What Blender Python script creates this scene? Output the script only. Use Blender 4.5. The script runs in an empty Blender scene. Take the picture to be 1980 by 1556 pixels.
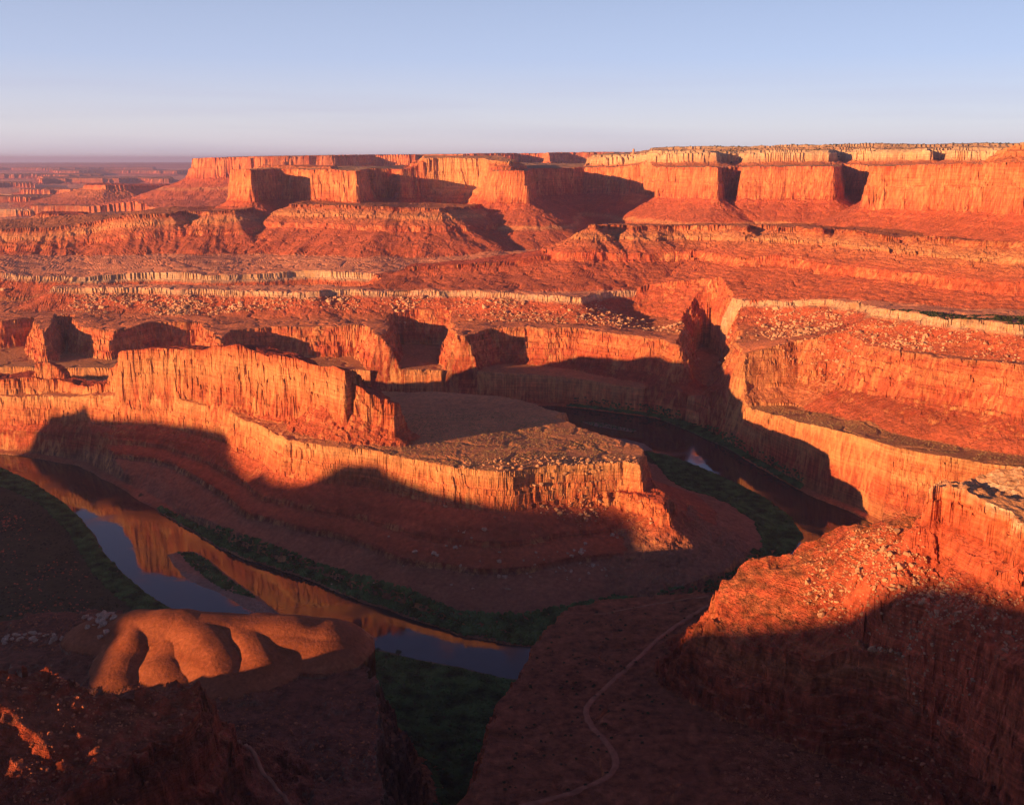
import bpy, math, random, os
import numpy as np
from math import radians
D = bpy.data; SC = bpy.context.scene; COL = SC.collection
Q = float(os.environ.get('SCENE_Q', '1'))          # mesh resolution factor while testing

# ------------------------------------------------------------------ camera
F = 1980.0; PITCH = radians(13.35); EYE = 600.0      # river level is z = 0
cam = D.cameras.new('camera'); cam_o = D.objects.new('camera', cam); COL.objects.link(cam_o)
cam.sensor_fit = 'HORIZONTAL'; cam.sensor_width = 36.0; cam.lens = 36.0
cam.clip_start = 1.0; cam.clip_end = 300000.0
cam_o.location = (0, 0, EYE); cam_o.rotation_euler = (radians(90) - PITCH, 0, 0)
SC.camera = cam_o
# ------------------------------------------------------------------ sky, sun, exposure
SUN_AZ = radians(55)       # light travels towards +y turned by this to +x
SUN_EL = radians(7.5)
w = D.worlds.new("World"); SC.world = w; w.use_nodes = True
nt = w.node_tree; nt.nodes.clear()
wo = nt.nodes.new('ShaderNodeOutputWorld'); bg = nt.nodes.new('ShaderNodeBackground')
sky = nt.nodes.new('ShaderNodeTexSky'); sky.sky_type = 'NISHITA'; sky.sun_disc = False
sky.sun_elevation = SUN_EL
sky.sun_rotation = math.pi + SUN_AZ
sky.altitude = 1800; sky.air_density = 1.0; sky.dust_density = 0.0; sky.ozone_density = 5.0
tcn = nt.nodes.new('ShaderNodeTexCoord'); sx = nt.nodes.new('ShaderNodeSeparateXYZ'); nt.links.new(tcn.outputs['Generated'], sx.inputs[0])
rp = nt.nodes.new('ShaderNodeValToRGB'); nt.links.new(sx.outputs['Z'], rp.inputs[0])
stops = [(0.0, (.72, .58, .66)), (0.03, (.73, .65, .69)), (0.09, (.52, .55, .72)), (0.17, (.39, .44, .59)), (0.29, (.23, .27, .46)), (0.44, (.125, .15, .32)), (0.56, (.04, .045, .10)), (1.0, (.012, .016, .045))]
el = rp.color_ramp.elements
el[0].position = stops[0][0]; el[0].color = stops[0][1] + (1,); el[1].position = 1; el[1].color = stops[-1][1] + (1,)
for p_, c_ in stops[1:-1]:
    e_ = el.new(p_); e_.color = c_ + (1,)
sc_ = nt.nodes.new('ShaderNodeVectorMath'); sc_.operation = 'SCALE'; sc_.inputs['Scale'].default_value = 1 / 0.15 * 0.50; nt.links.new(rp.outputs[0], sc_.inputs[0])
mxs = nt.nodes.new('ShaderNodeMix'); mxs.data_type = 'RGBA'; mxs.inputs['Factor'].default_value = 0.85
cm_ = nt.nodes.new('ShaderNodeMapping'); cm_.inputs['Scale'].default_value = (3, 3, 60); nt.links.new(tcn.outputs['Generated'], cm_.inputs[0])
cn_ = nt.nodes.new('ShaderNodeTexNoise'); cn_.inputs['Scale'].default_value = 1.0; cn_.inputs['Detail'].default_value = 6; nt.links.new(cm_.outputs[0], cn_.inputs['Vector'])
cb_ = nt.nodes.new('ShaderNodeMapRange'); cb_.inputs['From Min'].default_value = 0.10; cb_.inputs['From Max'].default_value = 0.02; nt.links.new(sx.outputs['Z'], cb_.inputs['Value'])
cf_ = nt.nodes.new('ShaderNodeMapRange'); cf_.inputs['From Min'].default_value = .45; cf_.inputs['From Max'].default_value = .75; cf_.inputs['To Max'].default_value = .35; nt.links.new(cn_.outputs['Fac'], cf_.inputs['Value'])
cp_ = nt.nodes.new('ShaderNodeMath'); cp_.operation = 'MULTIPLY'; nt.links.new(cb_.outputs[0], cp_.inputs[0]); nt.links.new(cf_.outputs[0], cp_.inputs[1])
cmx = nt.nodes.new('ShaderNodeMix'); cmx.data_type = 'RGBA'; nt.links.new(cp_.outputs[0], cmx.inputs['Factor']); nt.links.new(rp.outputs[0], cmx.inputs['A']); cmx.inputs['B'].default_value = (.50, .40, .54, 1)
nt.links.new(cmx.outputs['Result'], sc_.inputs[0])
nt.links.new(sky.outputs[0], mxs.inputs['A']); nt.links.new(sc_.outputs[0], mxs.inputs['B'])
nt.links.new(mxs.outputs['Result'], bg.inputs[0]); nt.links.new(bg.outputs[0], wo.inputs[0])
bg.inputs[1].default_value = 0.15
sl = D.lights.new('sun', 'SUN'); sl.energy = 5.0; sl.angle = radians(0.5); sl.color = (1.0, 0.52, 0.215)
so = D.objects.new('sun', sl); COL.objects.link(so)
so.rotation_euler = (radians(90) - SUN_EL, 0, -SUN_AZ)     # lamp -Z along the light's travel
SC.view_settings.view_transform = 'Standard'; SC.view_settings.look = 'None'
SC.view_settings.exposure = 1.1; SC.view_settings.gamma = 1.0
SC.render.engine = 'CYCLES'
SC.cycles.denoising_prefilter = 'ACCURATE'
SC.cycles.max_bounces = 5; SC.cycles.diffuse_bounces = 3; SC.cycles.glossy_bounces = 2
SC.cycles.volume_bounces = 0; SC.cycles.use_denoising = os.environ.get('DN', '1') == '1'

# ------------------------------------------------------------------ measuring helpers
SP, CP = math.sin(PITCH), math.cos(PITCH)
def V(px, py, z):
    """world (x, y, z) of what stands at pixel px,py of the photograph at height z"""
    b = (778 - py) / F; a = (px - 990) / F
    dz = -SP + b * CP; dy = CP + b * SP
    t = (z - EYE) / dz
    return (a * t, dy * t, z)
def G(px, d, z):
    """the same from the column and a ground distance"""
    return ((px - 990) / F * (d * CP + (EYE - z) * SP), d, z)

# ------------------------------------------------------------------ noise
rs = np.random.RandomState(7)
_ang = rs.rand(4096).astype(np.float32) * 2 * np.pi
GX, GY = np.cos(_ang), np.sin(_ang)
def perlin(x, y, seed=0):
    xi = np.floor(x); yi = np.floor(y)
    fx = (x - xi).astype(np.float32); fy = (y - yi).astype(np.float32)
    xi = xi.astype(np.int64); yi = yi.astype(np.int64)
    def g(ix, iy, dx, dy):
        h = (ix * 374761393 + iy * 668265263 + seed * 974634777) & 0xffffffff
        h = ((h ^ (h >> 13)) * 1274126177) & 0xffffffff
        h = (h ^ (h >> 16)) & 4095
        return GX[h] * dx + GY[h] * dy
    u = fx * fx * fx * (fx * (fx * 6 - 15) + 10); v = fy * fy * fy * (fy * (fy * 6 - 15) + 10)
    n00 = g(xi, yi, fx, fy); n10 = g(xi + 1, yi, fx - 1, fy)
    n01 = g(xi, yi + 1, fx, fy - 1); n11 = g(xi + 1, yi + 1, fx - 1, fy - 1)
    a = n00 + u * (n10 - n00); b = n01 + u * (n11 - n01)
    return (a + v * (b - a)) * 1.5
def fbm(x, y, wl, octv=4, seed=0, gain=0.5):
    s = 0; a = 1.0; t = 0
    for k in range(octv):
        s = s + a * perlin(x / wl, y / wl, seed + k * 17); t += a; a *= gain; wl = wl * 0.49
    return s / t
def ridged(x, y, wl, octv=3, seed=0):
    s = 0; a = 1.0; t = 0
    for k in range(octv):
        s = s + a * (1 - 2 * np.abs(perlin(x / wl, y / wl, seed + k * 31))); t += a; a *= 0.5; wl *= 0.5
    return s / t

def _hash(ix, iy, seed):
    h = (ix * 374761393 + iy * 668265263 + seed * 974634777) & 0xffffffff
    h = ((h ^ (h >> 13)) * 1274126177) & 0xffffffff
    h = h ^ (h >> 16)
    return (h & 1023) / 1023.0, ((h >> 10) & 1023) / 1023.0, ((h >> 20) & 1023) / 1023.0
def cells(x, y, wl, seed):
    """random value per jointed block (nearest jittered point)"""
    x = x / wl; y = y / wl
    xi = np.floor(x).astype(np.int64); yi = np.floor(y).astype(np.int64)
    best = np.full(x.shape, 9e9); val = np.zeros(x.shape)
    for dx in (-1, 0, 1):
        for dy in (-1, 0, 1):
            a, b, c = _hash(xi + dx, yi + dy, seed)
            q = (xi + dx + a - x) ** 2 + (yi + dy + b - y) ** 2
            m = q < best; best = np.where(m, q, best); val = np.where(m, c, val)
    return val
# ------------------------------------------------------------------ distance to a polygon
def sdf(X, Y, pts, line=None):
    P = np.array([(p[0], p[1]) for p in pts], dtype=np.float64); n = len(P)
    best = np.full(X.shape, 1e30); s = np.zeros(X.shape); cx = np.zeros(X.shape); cy = np.zeros(X.shape)
    inside = np.zeros(X.shape, bool); acc = 0.0
    for i in range(n if line is None else n - 1):
        ax, ay = P[i]; bx, by = P[(i + 1) % n]
        ex, ey = bx - ax, by - ay; L2 = ex * ex + ey * ey; L = math.sqrt(L2)
        wx = X - ax; wy = Y - ay
        t = np.clip((wx * ex + wy * ey) / L2, 0, 1)
        dx = wx - ex * t; dy = wy - ey * t
        q = dx * dx + dy * dy
        m = q < best
        best = np.where(m, q, best); s = np.where(m, acc + t * L, s)
        cx = np.where(m, dx, cx); cy = np.where(m, dy, cy)
        c = (ay > Y) != (by > Y)
        if ey != 0:
            inside ^= c & (X < ex * (Y - ay) / ey + ax)
        acc += L
    d = np.sqrt(best)
    if line is not None: return d - line, s, np.arctan2(cx, -cy)
    th = np.arctan2(cx, -cy)
    return np.where(inside, -d, d), s, th

def idw(X, Y, pts, soft):
    num = 0; den = 0
    for p in pts:
        q = ((X - p[0]) ** 2 + (Y - p[1]) ** 2 + soft * soft)
        ww = 1.0 / (q * np.sqrt(q)); num = num + ww * p[2]; den = den + ww
    return num / den

# ------------------------------------------------------------------ colours (albedo)
RED = (0.52, 0.108, 0.052); DRED = (0.33, 0.06, 0.03); ORG = (0.62, 0.19, 0.08); TAN = (0.66, 0.30, 0.13)
PALE = (0.62, 0.40, 0.25); SOIL = (0.46, 0.165, 0.075); MAR = (0.22, 0.055, 0.035); GREY = (0.27, 0.16, 0.11)
CREAM = (0.70, 0.48, 0.28); WHITE = (0.62, 0.46, 0.36)

# profile: (distance outwards, drop below the rim).  bands: (drop, colour)
def stairs(Ht, n, seed, run=0.16, ledge=3.0):
    r = random.Random(seed); w = [r.uniform(.5, 1.5) for _ in range(n)]; t = sum(w); x = z = 0; out = [(0, 0)]
    for i, q in enumerate(w):
        dz = Ht * q / t; x += max(dz * run, .8); z += dz * .93; out.append((x, z))
        x += ledge * r.uniform(.4, 1.6); z += dz * .07; out.append((x, z))
    return out
def then(p, tail): return p + [(p[-1][0] + a, p[-1][1] + b) for a, b in tail]
CAN = [(0, 0), (3, 14), (8, 17), (11, 34), (15, 37), (19, 58), (28, 64), (70, 84), (78, 92), (150, 112), (158, 120), (260, 150), (400, 170), (800, 200)]
LF = []
def top_z(pts): return max(p[2] for p in pts)
def land(name, label, pts, prof, bands, top, rough=(12, 90, 4, 22), gul=(0, 60), soft=80, und=(2, 150), op='max', ctrl=(), ext=None, crag=None, tex=0, tail=0.49, parent=None, dsc=None, line=None):
    if op == 'max' and name != 'far_plain':
        l0, l1 = prof[-1]; prof = list(prof) + [(l0 + 900, l1 + 900 * tail)]; ext = l0 + max(60, (top_z(pts) - l1) / tail)
    LF.append(dict(name=name, label=label, pts=pts, prof=prof, bands=bands, top=top, rough=rough, gul=gul, soft=soft,
                   und=und, op=op, ctrl=list(ctrl), ext=ext or prof[-1][0] + 60, crag=crag, tex=tex, parent=parent, dsc=dsc, line=line))

# ---- river loop ----
inner = [(-500, 858), (-150, 868), (0, 878), (60, 884), (150, 900), (220, 935), (300, 985), (360, 1020), (420, 1056), (480, 1083), (560, 1106), (640, 1138),
         (700, 1162), (800, 1197), (900, 1230), (980, 1246), (1040, 1250), (1160, 1215), (1300, 1190), (1420, 1150), (1500, 1095), (1556, 1040), (1530, 1000),
         (1480, 962), (1420, 932), (1360, 906), (1300, 883), (1255, 873), (1180, 852), (1110, 822), (1075, 802), (1040, 797), (900, 797), (700, 797), (300, 796), (0, 795), (-500, 790)]
outer = [(-500, 765), (0, 770), (600, 777), (860, 780), (1000, 783), (1080, 785), (1130, 790), (1200, 799), (1270, 808), (1330, 833), (1400, 864), (1470, 905), (1560, 955),
         (1640, 988), (1690, 1012), (1640, 1070), (1560, 1130), (1450, 1205), (1300, 1262), (1160, 1292), (1060, 1316), (980, 1309), (900, 1292), (830, 1278), (760, 1262), (690, 1248), (640, 1240),
         (560, 1236), (450, 1215), (340, 1180), (290, 1152), (240, 1110), (200, 1065), (165, 1010), (120, 970), (60, 930), (0, 903), (-500, 885)]
RIVER = [V(a, b, 0) for a, b in inner] + [V(a, b, 0) for a, b in outer]

# ---- canyon benches ----
benchL = [V(*p) for p in [(-900, 712, 78), (-400, 712, 78), (0, 712, 78), (200, 716, 78), (420, 720, 78), (600, 725, 78), (740, 728, 78), (802, 728, 78), (808, 716, 80), (834, 716, 80), (838, 728, 78), (900, 735, 78),
          (1000, 737, 77), (1100, 742, 70), (1200, 750, 64), (1262, 755, 61), (1268, 762, 57), (1330, 765, 62), (1400, 775, 75), (1460, 792, 94), (1530, 812, 112), (1600, 830, 126), (1640, 843, 131),
          (1750, 865, 134), (1850, 885, 137), (1980, 905, 140), (2300, 955, 140), (2900, 1080, 140)]] + [(4500, 900, 140), (90000, 95000, 150), (-90000, 95000, 90), (-6000, 2600, 80)]
land('canyon_bench', 'flat lower canyon bench with pale layered cliff wall beyond the river bend', benchL,
     then(stairs(92, 8, 3, .12, 2.2), [(20, 14), (60, 34)]),
     [(0, TAN), (8, TAN), (16, ORG), (40, ORG), (46, TAN), (52, ORG), (70, RED), (90, RED), (110, SOIL)], (0.52, 0.22, 0.10), rough=(10, 120, 3, 20), und=(3, 200), soft=60, ctrl=[V(1450, 778, 84), V(1530, 796, 100), V(1620, 815, 113), V(1720, 838, 122), V(1850, 862, 126), V(1980, 880, 128), V(1700, 800, 140), V(1980, 850, 146)])
mid = [V(*p) for p in [(-900, 610, 150), (-400, 610, 150), (0, 622, 150), (60, 614, 152), (84, 648, 146), (100, 610, 156), (140, 606, 158), (150, 632, 150), (220, 640, 148), (300, 622, 155), (385, 620, 155), (410, 640, 150), (432, 662, 146),
       (445, 640, 151), (530, 630, 155), (700, 627, 162), (738, 652, 160), (745, 662, 158), (753, 617, 150), (800, 614, 150), (868, 616, 150), (884, 655, 162), (905, 645, 165), (960, 630, 170), (1120, 632, 172),
       (1180, 643, 169), (1285, 655, 166), (1312, 672, 162), (1320, 645, 124), (1345, 636, 128), (1390, 634, 131), (1424, 648, 148), (1432, 705, 168), (1470, 674, 200), (1540, 651, 224), (1620, 651, 234), (1700, 666, 244),
       (1800, 683, 256), (1980, 705, 262), (2300, 740, 262), (2900, 830, 262)]] + [(4500, 1200, 262), (90000, 95000, 200), (-90000, 95000, 160), (-6000, 2900, 150)]
land('red_cliffs', 'dark red middle cliff band with deep alcoves above the canyon bench', mid, 
     then(stairs(84, 7, 5, .26, 2.6), [(26, 18), (90, 46), (170, 80)]),
     [(0, SOIL), (12, RED), (30, ORG), (50, RED), (70, RED), (90, DRED), (120, RED)], (0.68, 0.22, 0.10), rough=(26, 150, 4, 26), gul=(10, 45), und=(5, 120), soft=100, parent='canyon_bench')
wr = [V(*p) for p in [(105, 556, 212), (320, 558, 214), (430, 560, 215), (600, 564, 217), (640, 560, 218), (730, 561, 220), (900, 562, 222), (1000, 567, 224), (1130, 573, 226),
      (1142, 568, 222), (1165, 567, 218), (1250, 566, 214), (1345, 571, 217), (1385, 574, 222), (1405, 578, 236), (1480, 580, 247), (1600, 579, 265), (1645, 582, 275), (1665, 576, 282), (1690, 592, 298), (1760, 597, 304), (1980, 620, 317), (2300, 650, 317), (2900, 720, 317)]] + \
     [(5000, 1600, 317), (9000, 9000, 260), (60000, 90000, 220), (-60000, 90000, 200), (-30000, 9000, 200), (-8000, 3600, 205), (-3000, 3600, 208), (-1500, 3450, 210)]
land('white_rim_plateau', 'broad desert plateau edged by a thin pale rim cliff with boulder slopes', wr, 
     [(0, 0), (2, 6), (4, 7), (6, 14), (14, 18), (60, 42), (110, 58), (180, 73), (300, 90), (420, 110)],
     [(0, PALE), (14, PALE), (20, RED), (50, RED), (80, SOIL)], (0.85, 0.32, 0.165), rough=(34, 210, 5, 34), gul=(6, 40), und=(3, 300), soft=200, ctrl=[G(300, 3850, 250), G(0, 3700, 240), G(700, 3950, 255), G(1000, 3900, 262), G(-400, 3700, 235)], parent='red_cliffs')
gap = [V(*p) for p in [(-600, 553, 205), (0, 552, 212), (300, 550, 214), (500, 552, 216), (700, 552, 219), (735, 548, 220), (722, 531, 222), (600, 528, 218), (500, 532, 216), (410, 535, 216), (300, 531, 214), (180, 536, 212), (0, 540, 212), (-600, 545, 205)]]
land('side_canyon', '', gap,  [(0, 0), (3, 11), (14, 16), (70, 60), (130, 80), (400, 90)], [(0, PALE), (16, PALE), (22, RED), (60, SOIL)], SOIL, rough=(26, 160, 3.5, 30), gul=(5, 40), op='min', soft=200, parent='white_rim_plateau')

# ---- peninsula inside the river loop ----
pen = [G(-500, 2170, 100), G(-200, 2150, 104), G(0, 2125, 108), G(120, 2075, 118), G(200, 2010, 134)] + [V(*p) for p in [(240, 758, 150), (340, 767, 149), (440, 794, 147), (520, 829, 147), (556, 850, 147), (640, 863, 147), (730, 874, 146), (800, 889, 146), (880, 905, 146), (962, 913, 145),
       (985, 911, 145), (1010, 908, 144), (1060, 902, 143), (1140, 896, 142), (1205, 893, 142), (1232, 897, 142), (1246, 872, 139), (1232, 860, 137), (1180, 847, 134), (1128, 828, 131), (1092, 812, 128), (1068, 806, 127), (1100, 800, 124), (1052, 790, 122),
       (1010, 775, 112), (900, 762, 106), (760, 757, 100), (400, 750, 100)]] + [G(0, 2300, 96), G(-500, 2300, 90)]
land('peninsula', 'flat-topped rock peninsula wrapped by the river bend, talus slopes below', pen,
     then(stairs(58, 5, 8, .12, 2.0), []) + [(34, 66), (70, 82), (74, 90), (120, 102), (124, 110), (190, 125), (240, 139), (330, 146), (600, 160)],
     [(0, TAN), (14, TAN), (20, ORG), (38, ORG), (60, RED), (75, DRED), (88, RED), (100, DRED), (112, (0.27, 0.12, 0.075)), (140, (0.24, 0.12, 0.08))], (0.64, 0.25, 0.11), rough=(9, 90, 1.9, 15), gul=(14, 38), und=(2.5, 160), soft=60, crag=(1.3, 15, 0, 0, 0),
     ctrl=[V(900, 772, 116), V(860, 800, 122)], dsc=([-800, -450, -150], [2.2, 1.5, 1.0]))
tip = [V(*p) for p in [(1005, 948, 98), (1090, 956, 98), (1190, 952, 98), (1258, 966, 98), (1286, 984, 96), (1292, 960, 100), (1262, 925, 104), (1235, 905, 106), (1000, 910, 106)]]
land('peninsula_tip', 'broken sunlit lower ledge at the tip of the peninsula', tip, then(stairs(24, 3, 31, .3, 3), [(24, 16), (60, 34), (120, 54)]), [(0, RED), (10, ORG), (24, RED), (50, (0.27, 0.12, 0.075))], RED, rough=(8, 45, 4, 14), gul=(8, 26), und=(3, 24), soft=30, crag=(4, 16, 0, 0, 0))
fin = [V(*p) for p in [(207, 716, 176), (240, 676, 236), (300, 671, 242), (345, 675, 242), (380, 676, 245), (425, 668, 262), (450, 664, 268), (500, 684, 258), (545, 687, 263), (600, 693, 265), (650, 703, 266), (668, 716, 258)]]
fin += [(fin[-1][0] + 22, fin[-1][1] + 40, 232), (fin[-1][0] - 50, fin[-1][1] + 85, 235), (fin[5][0] + 15, fin[5][1] + 95, 226), (fin[1][0], fin[1][1] + 85, 200)]
land('rock_fin', 'tall sheer orange rock fin rising along the spine of the peninsula', fin, 
     then(stairs(108, 6, 9, .09, 1.2), [(12, 10), (60, 30)]),
     [(0, RED), (10, ORG), (40, TAN), (60, ORG), (90, RED), (110, RED)], DRED, rough=(9, 60, 3.2, 14), und=(4, 40), soft=30, parent='peninsula')
nose = [V(*p) for p in [(640, 712, 250), (690, 742, 235), (715, 762, 220), (752, 770, 214), (765, 790, 202)]] 
nose += [(nose[-1][0] + 2, nose[-1][1] + 45, 195), (nose[-2][0] - 35, nose[-2][1] + 75, 215), (nose[0][0] + 20, nose[0][1] + 90, 228)]
land('rock_fin_end', 'broken lower end of the orange rock fin above the peninsula flat', nose, 
     [(0, 0), (3, 20), (6, 22), (10, 46), (22, 54), (60, 80)],
     [(0, RED), (10, ORG), (40, RED), (60, RED)], DRED, rough=(7, 34, 5, 12), und=(4, 30), soft=20, parent='peninsula')
flow = [G(-500, 2200, 134), G(-200, 2180, 138), G(0, 2150, 139), G(60, 2145, 143), G(110, 2135, 142), G(165, 2090, 137), G(210, 2060, 148), G(245, 2030, 165)]
flow += [(flow[-1][0] + 10, flow[-1][1] + 60, 158), (flow[3][0], flow[3][1] + 55, 152), (flow[0][0], flow[0][1] + 60, 140)]
land('low_rock_ridge', 'low jagged orange rock ridge left of the tall fin', flow, 
     [(0, 0), (4, 20), (7, 23), (12, 50), (40, 70), (80, 100)],
     [(0, RED), (10, ORG), (40, TAN), (60, RED)], DRED, rough=(6, 50, 4, 14), und=(4, 30), soft=30, parent='peninsula')
tw = [G(66, 2160, 172), G(88, 2160, 180), G(108, 2155, 168), G(124, 2150, 148)]
tw += [(tw[3][0] + 4, tw[3][1] + 30, 165), (tw[0][0], tw[0][1] + 30, 172)]
land('rock_tower', 'small jagged rock tower on the low ridge at the left edge', tw,  [(0, 0), (3, 14), (8, 30), (30, 60)], [(0, RED), (20, ORG)], RED, rough=(4, 20, 2.5, 9), und=(4, 14), soft=10, ext=60, tail=3.0, parent='low_rock_ridge')

# ---- foreground ----
ter = [V(*p) for p in [(880, 1556, 130), (925, 1500, 130), (925, 1465, 130), (936, 1420, 130), (962, 1360, 130), (988, 1318, 130), (1030, 1256, 130), (1060, 1215, 130), (1096, 1180, 130), (1160, 1161, 130), (1290, 1147, 131), (1390, 1138, 132), (1520, 1120, 133),
       (1700, 1090, 134), (2000, 1060, 134), (2500, 1060, 134)]] + [(1500, 500, 140), (1500, -300, 150), (60, -300, 160), (V(840, 1600, 130))]
land('terrace', 'shadowed red terrace dotted with shrubs and crossed by a dirt road', ter,
     then(stairs(110, 8, 21, .1, 1.6), [(16, 12), (60, 24)]),
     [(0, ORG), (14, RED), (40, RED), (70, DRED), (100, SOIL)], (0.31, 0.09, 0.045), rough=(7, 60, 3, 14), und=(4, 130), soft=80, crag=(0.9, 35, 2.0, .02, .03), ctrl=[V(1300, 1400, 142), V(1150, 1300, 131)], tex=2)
terl = [V(*p) for p in [(-200, 1225, 92), (0, 1200, 95), (100, 1185, 98), (165, 1175, 108), (250, 1176, 118), (330, 1188, 120), (430, 1200, 120), (560, 1205, 120), (640, 1222, 118), (690, 1268, 116), (735, 1320, 114), (745, 1400, 112), (725, 1480, 112), (752, 1530, 114), (760, 1600, 118)]] + [(-90, 420, 120), (-200, 100, 130), (-900, 100, 120), (-1100, 800, 92)]
land('shadowed_terrace', 'dark shadowed terrace under the clay mounds above the green gorge', terl,
     then(stairs(96, 7, 22, .14, 3.5), [(22, 14), (60, 30)]),
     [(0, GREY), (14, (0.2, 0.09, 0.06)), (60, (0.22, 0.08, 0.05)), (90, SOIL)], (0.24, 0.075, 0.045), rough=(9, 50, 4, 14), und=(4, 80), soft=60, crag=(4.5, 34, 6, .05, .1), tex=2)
def spur(pts, hw, ends=0.6):
    """a narrow outline round a crest line of world points"""
    L_, R_ = [], []
    for i, p in enumerate(pts):
        a = pts[max(i - 1, 0)]; b = pts[min(i + 1, len(pts) - 1)]
        dx, dy = b[0] - a[0], b[1] - a[1]; l = math.hypot(dx, dy) or 1
        q = hw * (ends if i in (0, len(pts) - 1) else 1)
        L_.append((p[0] - dy / l * q, p[1] + dx / l * q, p[2])); R_.append((p[0] + dy / l * q, p[1] - dx / l * q, p[2]))
    return L_ + R_[::-1]
MP = [(-4, 0), (0, .2), (5, 1.2), (11, 3.6), (18, 7.4), (30, 14.5), (44, 28)]
MB = [(0, (0.27, 0.076, 0.033)), (60, (0.24, 0.072, 0.034))]
for sp_, hw in [([V(205, 1200, 128), V(262, 1184, 142), V(330, 1183, 148), V(400, 1192, 146), V(470, 1197, 144), V(560, 1196, 146), V(628, 1206, 140)], 8),
                ([V(275, 1184, 143), V(258, 1225, 138), V(236, 1270, 128), V(225, 1305, 121)], 3),
                ([V(330, 1183, 148), V(335, 1235, 136), V(318, 1275, 128), V(345, 1310, 121)], 4),
                ([V(350, 1183, 148), V(395, 1212, 146), V(425, 1250, 140), V(440, 1285, 131), V(470, 1312, 122)], 6),
                ([V(455, 1196, 145), V(482, 1225, 142), V(500, 1262, 137), V(462, 1300, 127), V(440, 1322, 120)], 6),
                ([V(500, 1196, 144), V(570, 1212, 140), V(625, 1225, 134)], 14)]:
    land('clay_mounds', 'smooth rounded orange clay mounds glowing in the low sun', sp_, MP, MB, (0.27, 0.076, 0.033), rough=(2.5, 60, 0, 12), gul=(0, 14), und=(0.2, 30), soft=16, tex=1, tail=0.5, line=hw * 1.1, parent='shadowed_terrace')
nl = [V(*p) for p in [(-300, 1270, 255), (0, 1275, 250), (110, 1272, 246), (180, 1315, 236), (250, 1335, 226), (340, 1322, 212), (385, 1340, 205), (392, 1380, 202)]]
nl += [G(330, 640, 200), G(150, 570, 205), (-330, 420, 215), (-700, 420, 250)]
land('near_ridge', 'dark tilted rock ridge in the lower left corner', nl, 
     [(0, 0), (3, 12), (10, 16), (14, 34), (26, 42), (30, 60), (60, 84), (120, 120)],
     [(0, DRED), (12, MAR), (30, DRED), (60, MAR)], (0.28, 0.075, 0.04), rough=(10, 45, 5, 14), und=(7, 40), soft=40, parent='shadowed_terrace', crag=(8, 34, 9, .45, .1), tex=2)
rr = [V(*p) for p in [(1352, 1222, 178), (1372, 1180, 200), (1398, 1125, 214), (1425, 1092, 224), (1455, 1077, 230), (1538, 1068, 240), (1548, 1046, 246), (1600, 1022, 256), (1680, 1006, 276), (1760, 968, 302), (1830, 960, 306), (2000, 1000, 306), (2300, 1040, 300)]]
rr += [G(2400, 560, 250), G(1980, 640, 205), V(1850, 1330, 205), V(1700, 1270, 210), V(1560, 1275, 196), V(1440, 1270, 180)]
land('boulder_ridge', 'big orange ridge with boulder-strewn top catching the sun at the right', rr, 
     then(stairs(72, 6, 12, .2, 4.0), [(14, 14), (44, 30)]),
     [(0, RED), (14, ORG), (30, RED), (60, DRED)], (0.45, 0.15, 0.06), rough=(12, 60, 5, 15), gul=(8, 32), und=(8, 48), soft=30, parent='terrace', crag=(5.5, 26, 0, 0, 0), tex=2)
r2 = [V(*p) for p in [(1806, 950, 330), (1830, 946, 331), (1870, 958, 331), (1980, 1008, 332), (2200, 1100, 332)]]
r2 += [(r2[-1][0] + 60, r2[-1][1] + 60, 342), (r2[0][0] + 90, r2[0][1] + 25, 350), (r2[0][0] + 15, r2[0][1] + 22, 334)]
land('ledge_cap', 'square-edged upper rock wall with a pale flat ledge top at the right edge', r2, 
     [(0, 0), (1.5, 12), (3, 14), (5, 32), (14, 38), (18, 50), (60, 80)],
     [(0, PALE), (3, ORG), (30, RED), (50, RED)], (0.66, 0.31, 0.14), rough=(8, 44, 3.6, 12), und=(1.5, 20), soft=30, ext=90, tail=3.0, parent='boulder_ridge', tex=3)
ov = [(-900, -1500, 596), (-420, -700, 597), (-120, -90, 597), (-30, -8, 598), (-6, 1, 598.2), (6, 1, 598.2), (25, -6, 598), (90, -60, 597), (300, -500, 596), (900, -1500, 596), (0, -3000, 596)]
land('overlook_mesa', 'flat rimrock mesa at the viewpoint', ov, [(0, 0), (4, 100), (14, 180), (60, 215), (160, 300), (300, 380), (420, 440), (600, 480)],
     [(0, ORG), (100, RED)], SOIL, rough=(0, 60, 0.0, 12), und=(0.1, 20), soft=50)
# ---- far slopes and mesas ----
WCL = [(0, 0), (8, 60), (14, 64), (24, 132), (60, 155), (200, 215), (230, 232), (420, 300), (700, 345)]
CHL = [(0, 0), (5, 10), (50, 34), (56, 42), (110, 68), (122, 86), (230, 124), (340, 158), (420, 180)]
SB = [(0, DRED), (9, DRED), (14, ORG), (36, TAN), (46, ORG), (75, RED), (110, RED), (150, RED)]
WB = [(0, RED), (12, ORG), (60, ORG), (130, RED), (150, RED), (215, RED), (225, TAN), (240, RED), (300, RED)]
rb = [G(1137, 3440, 392), G(1152, 3420, 392), G(1162, 3530, 388), G(1212, 3540, 384), G(1228, 3450, 386), G(1300, 3500, 382), G(1400, 3420, 387), G(1440, 3310, 394), G(1448, 3400, 393), G(1490, 3360, 396), G(1500, 3090, 409), G(1600, 2990, 415), G(1612, 3070, 415), G(1640, 2910, 418), G(1800, 2640, 420), G(1980, 2400, 419), G(2300, 2300, 419), G(3000, 2150, 421), (5000, 3300, 380), (4000, 5200, 320), G(1500, 4300, 320), G(1180, 3850, 325)]
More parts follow.
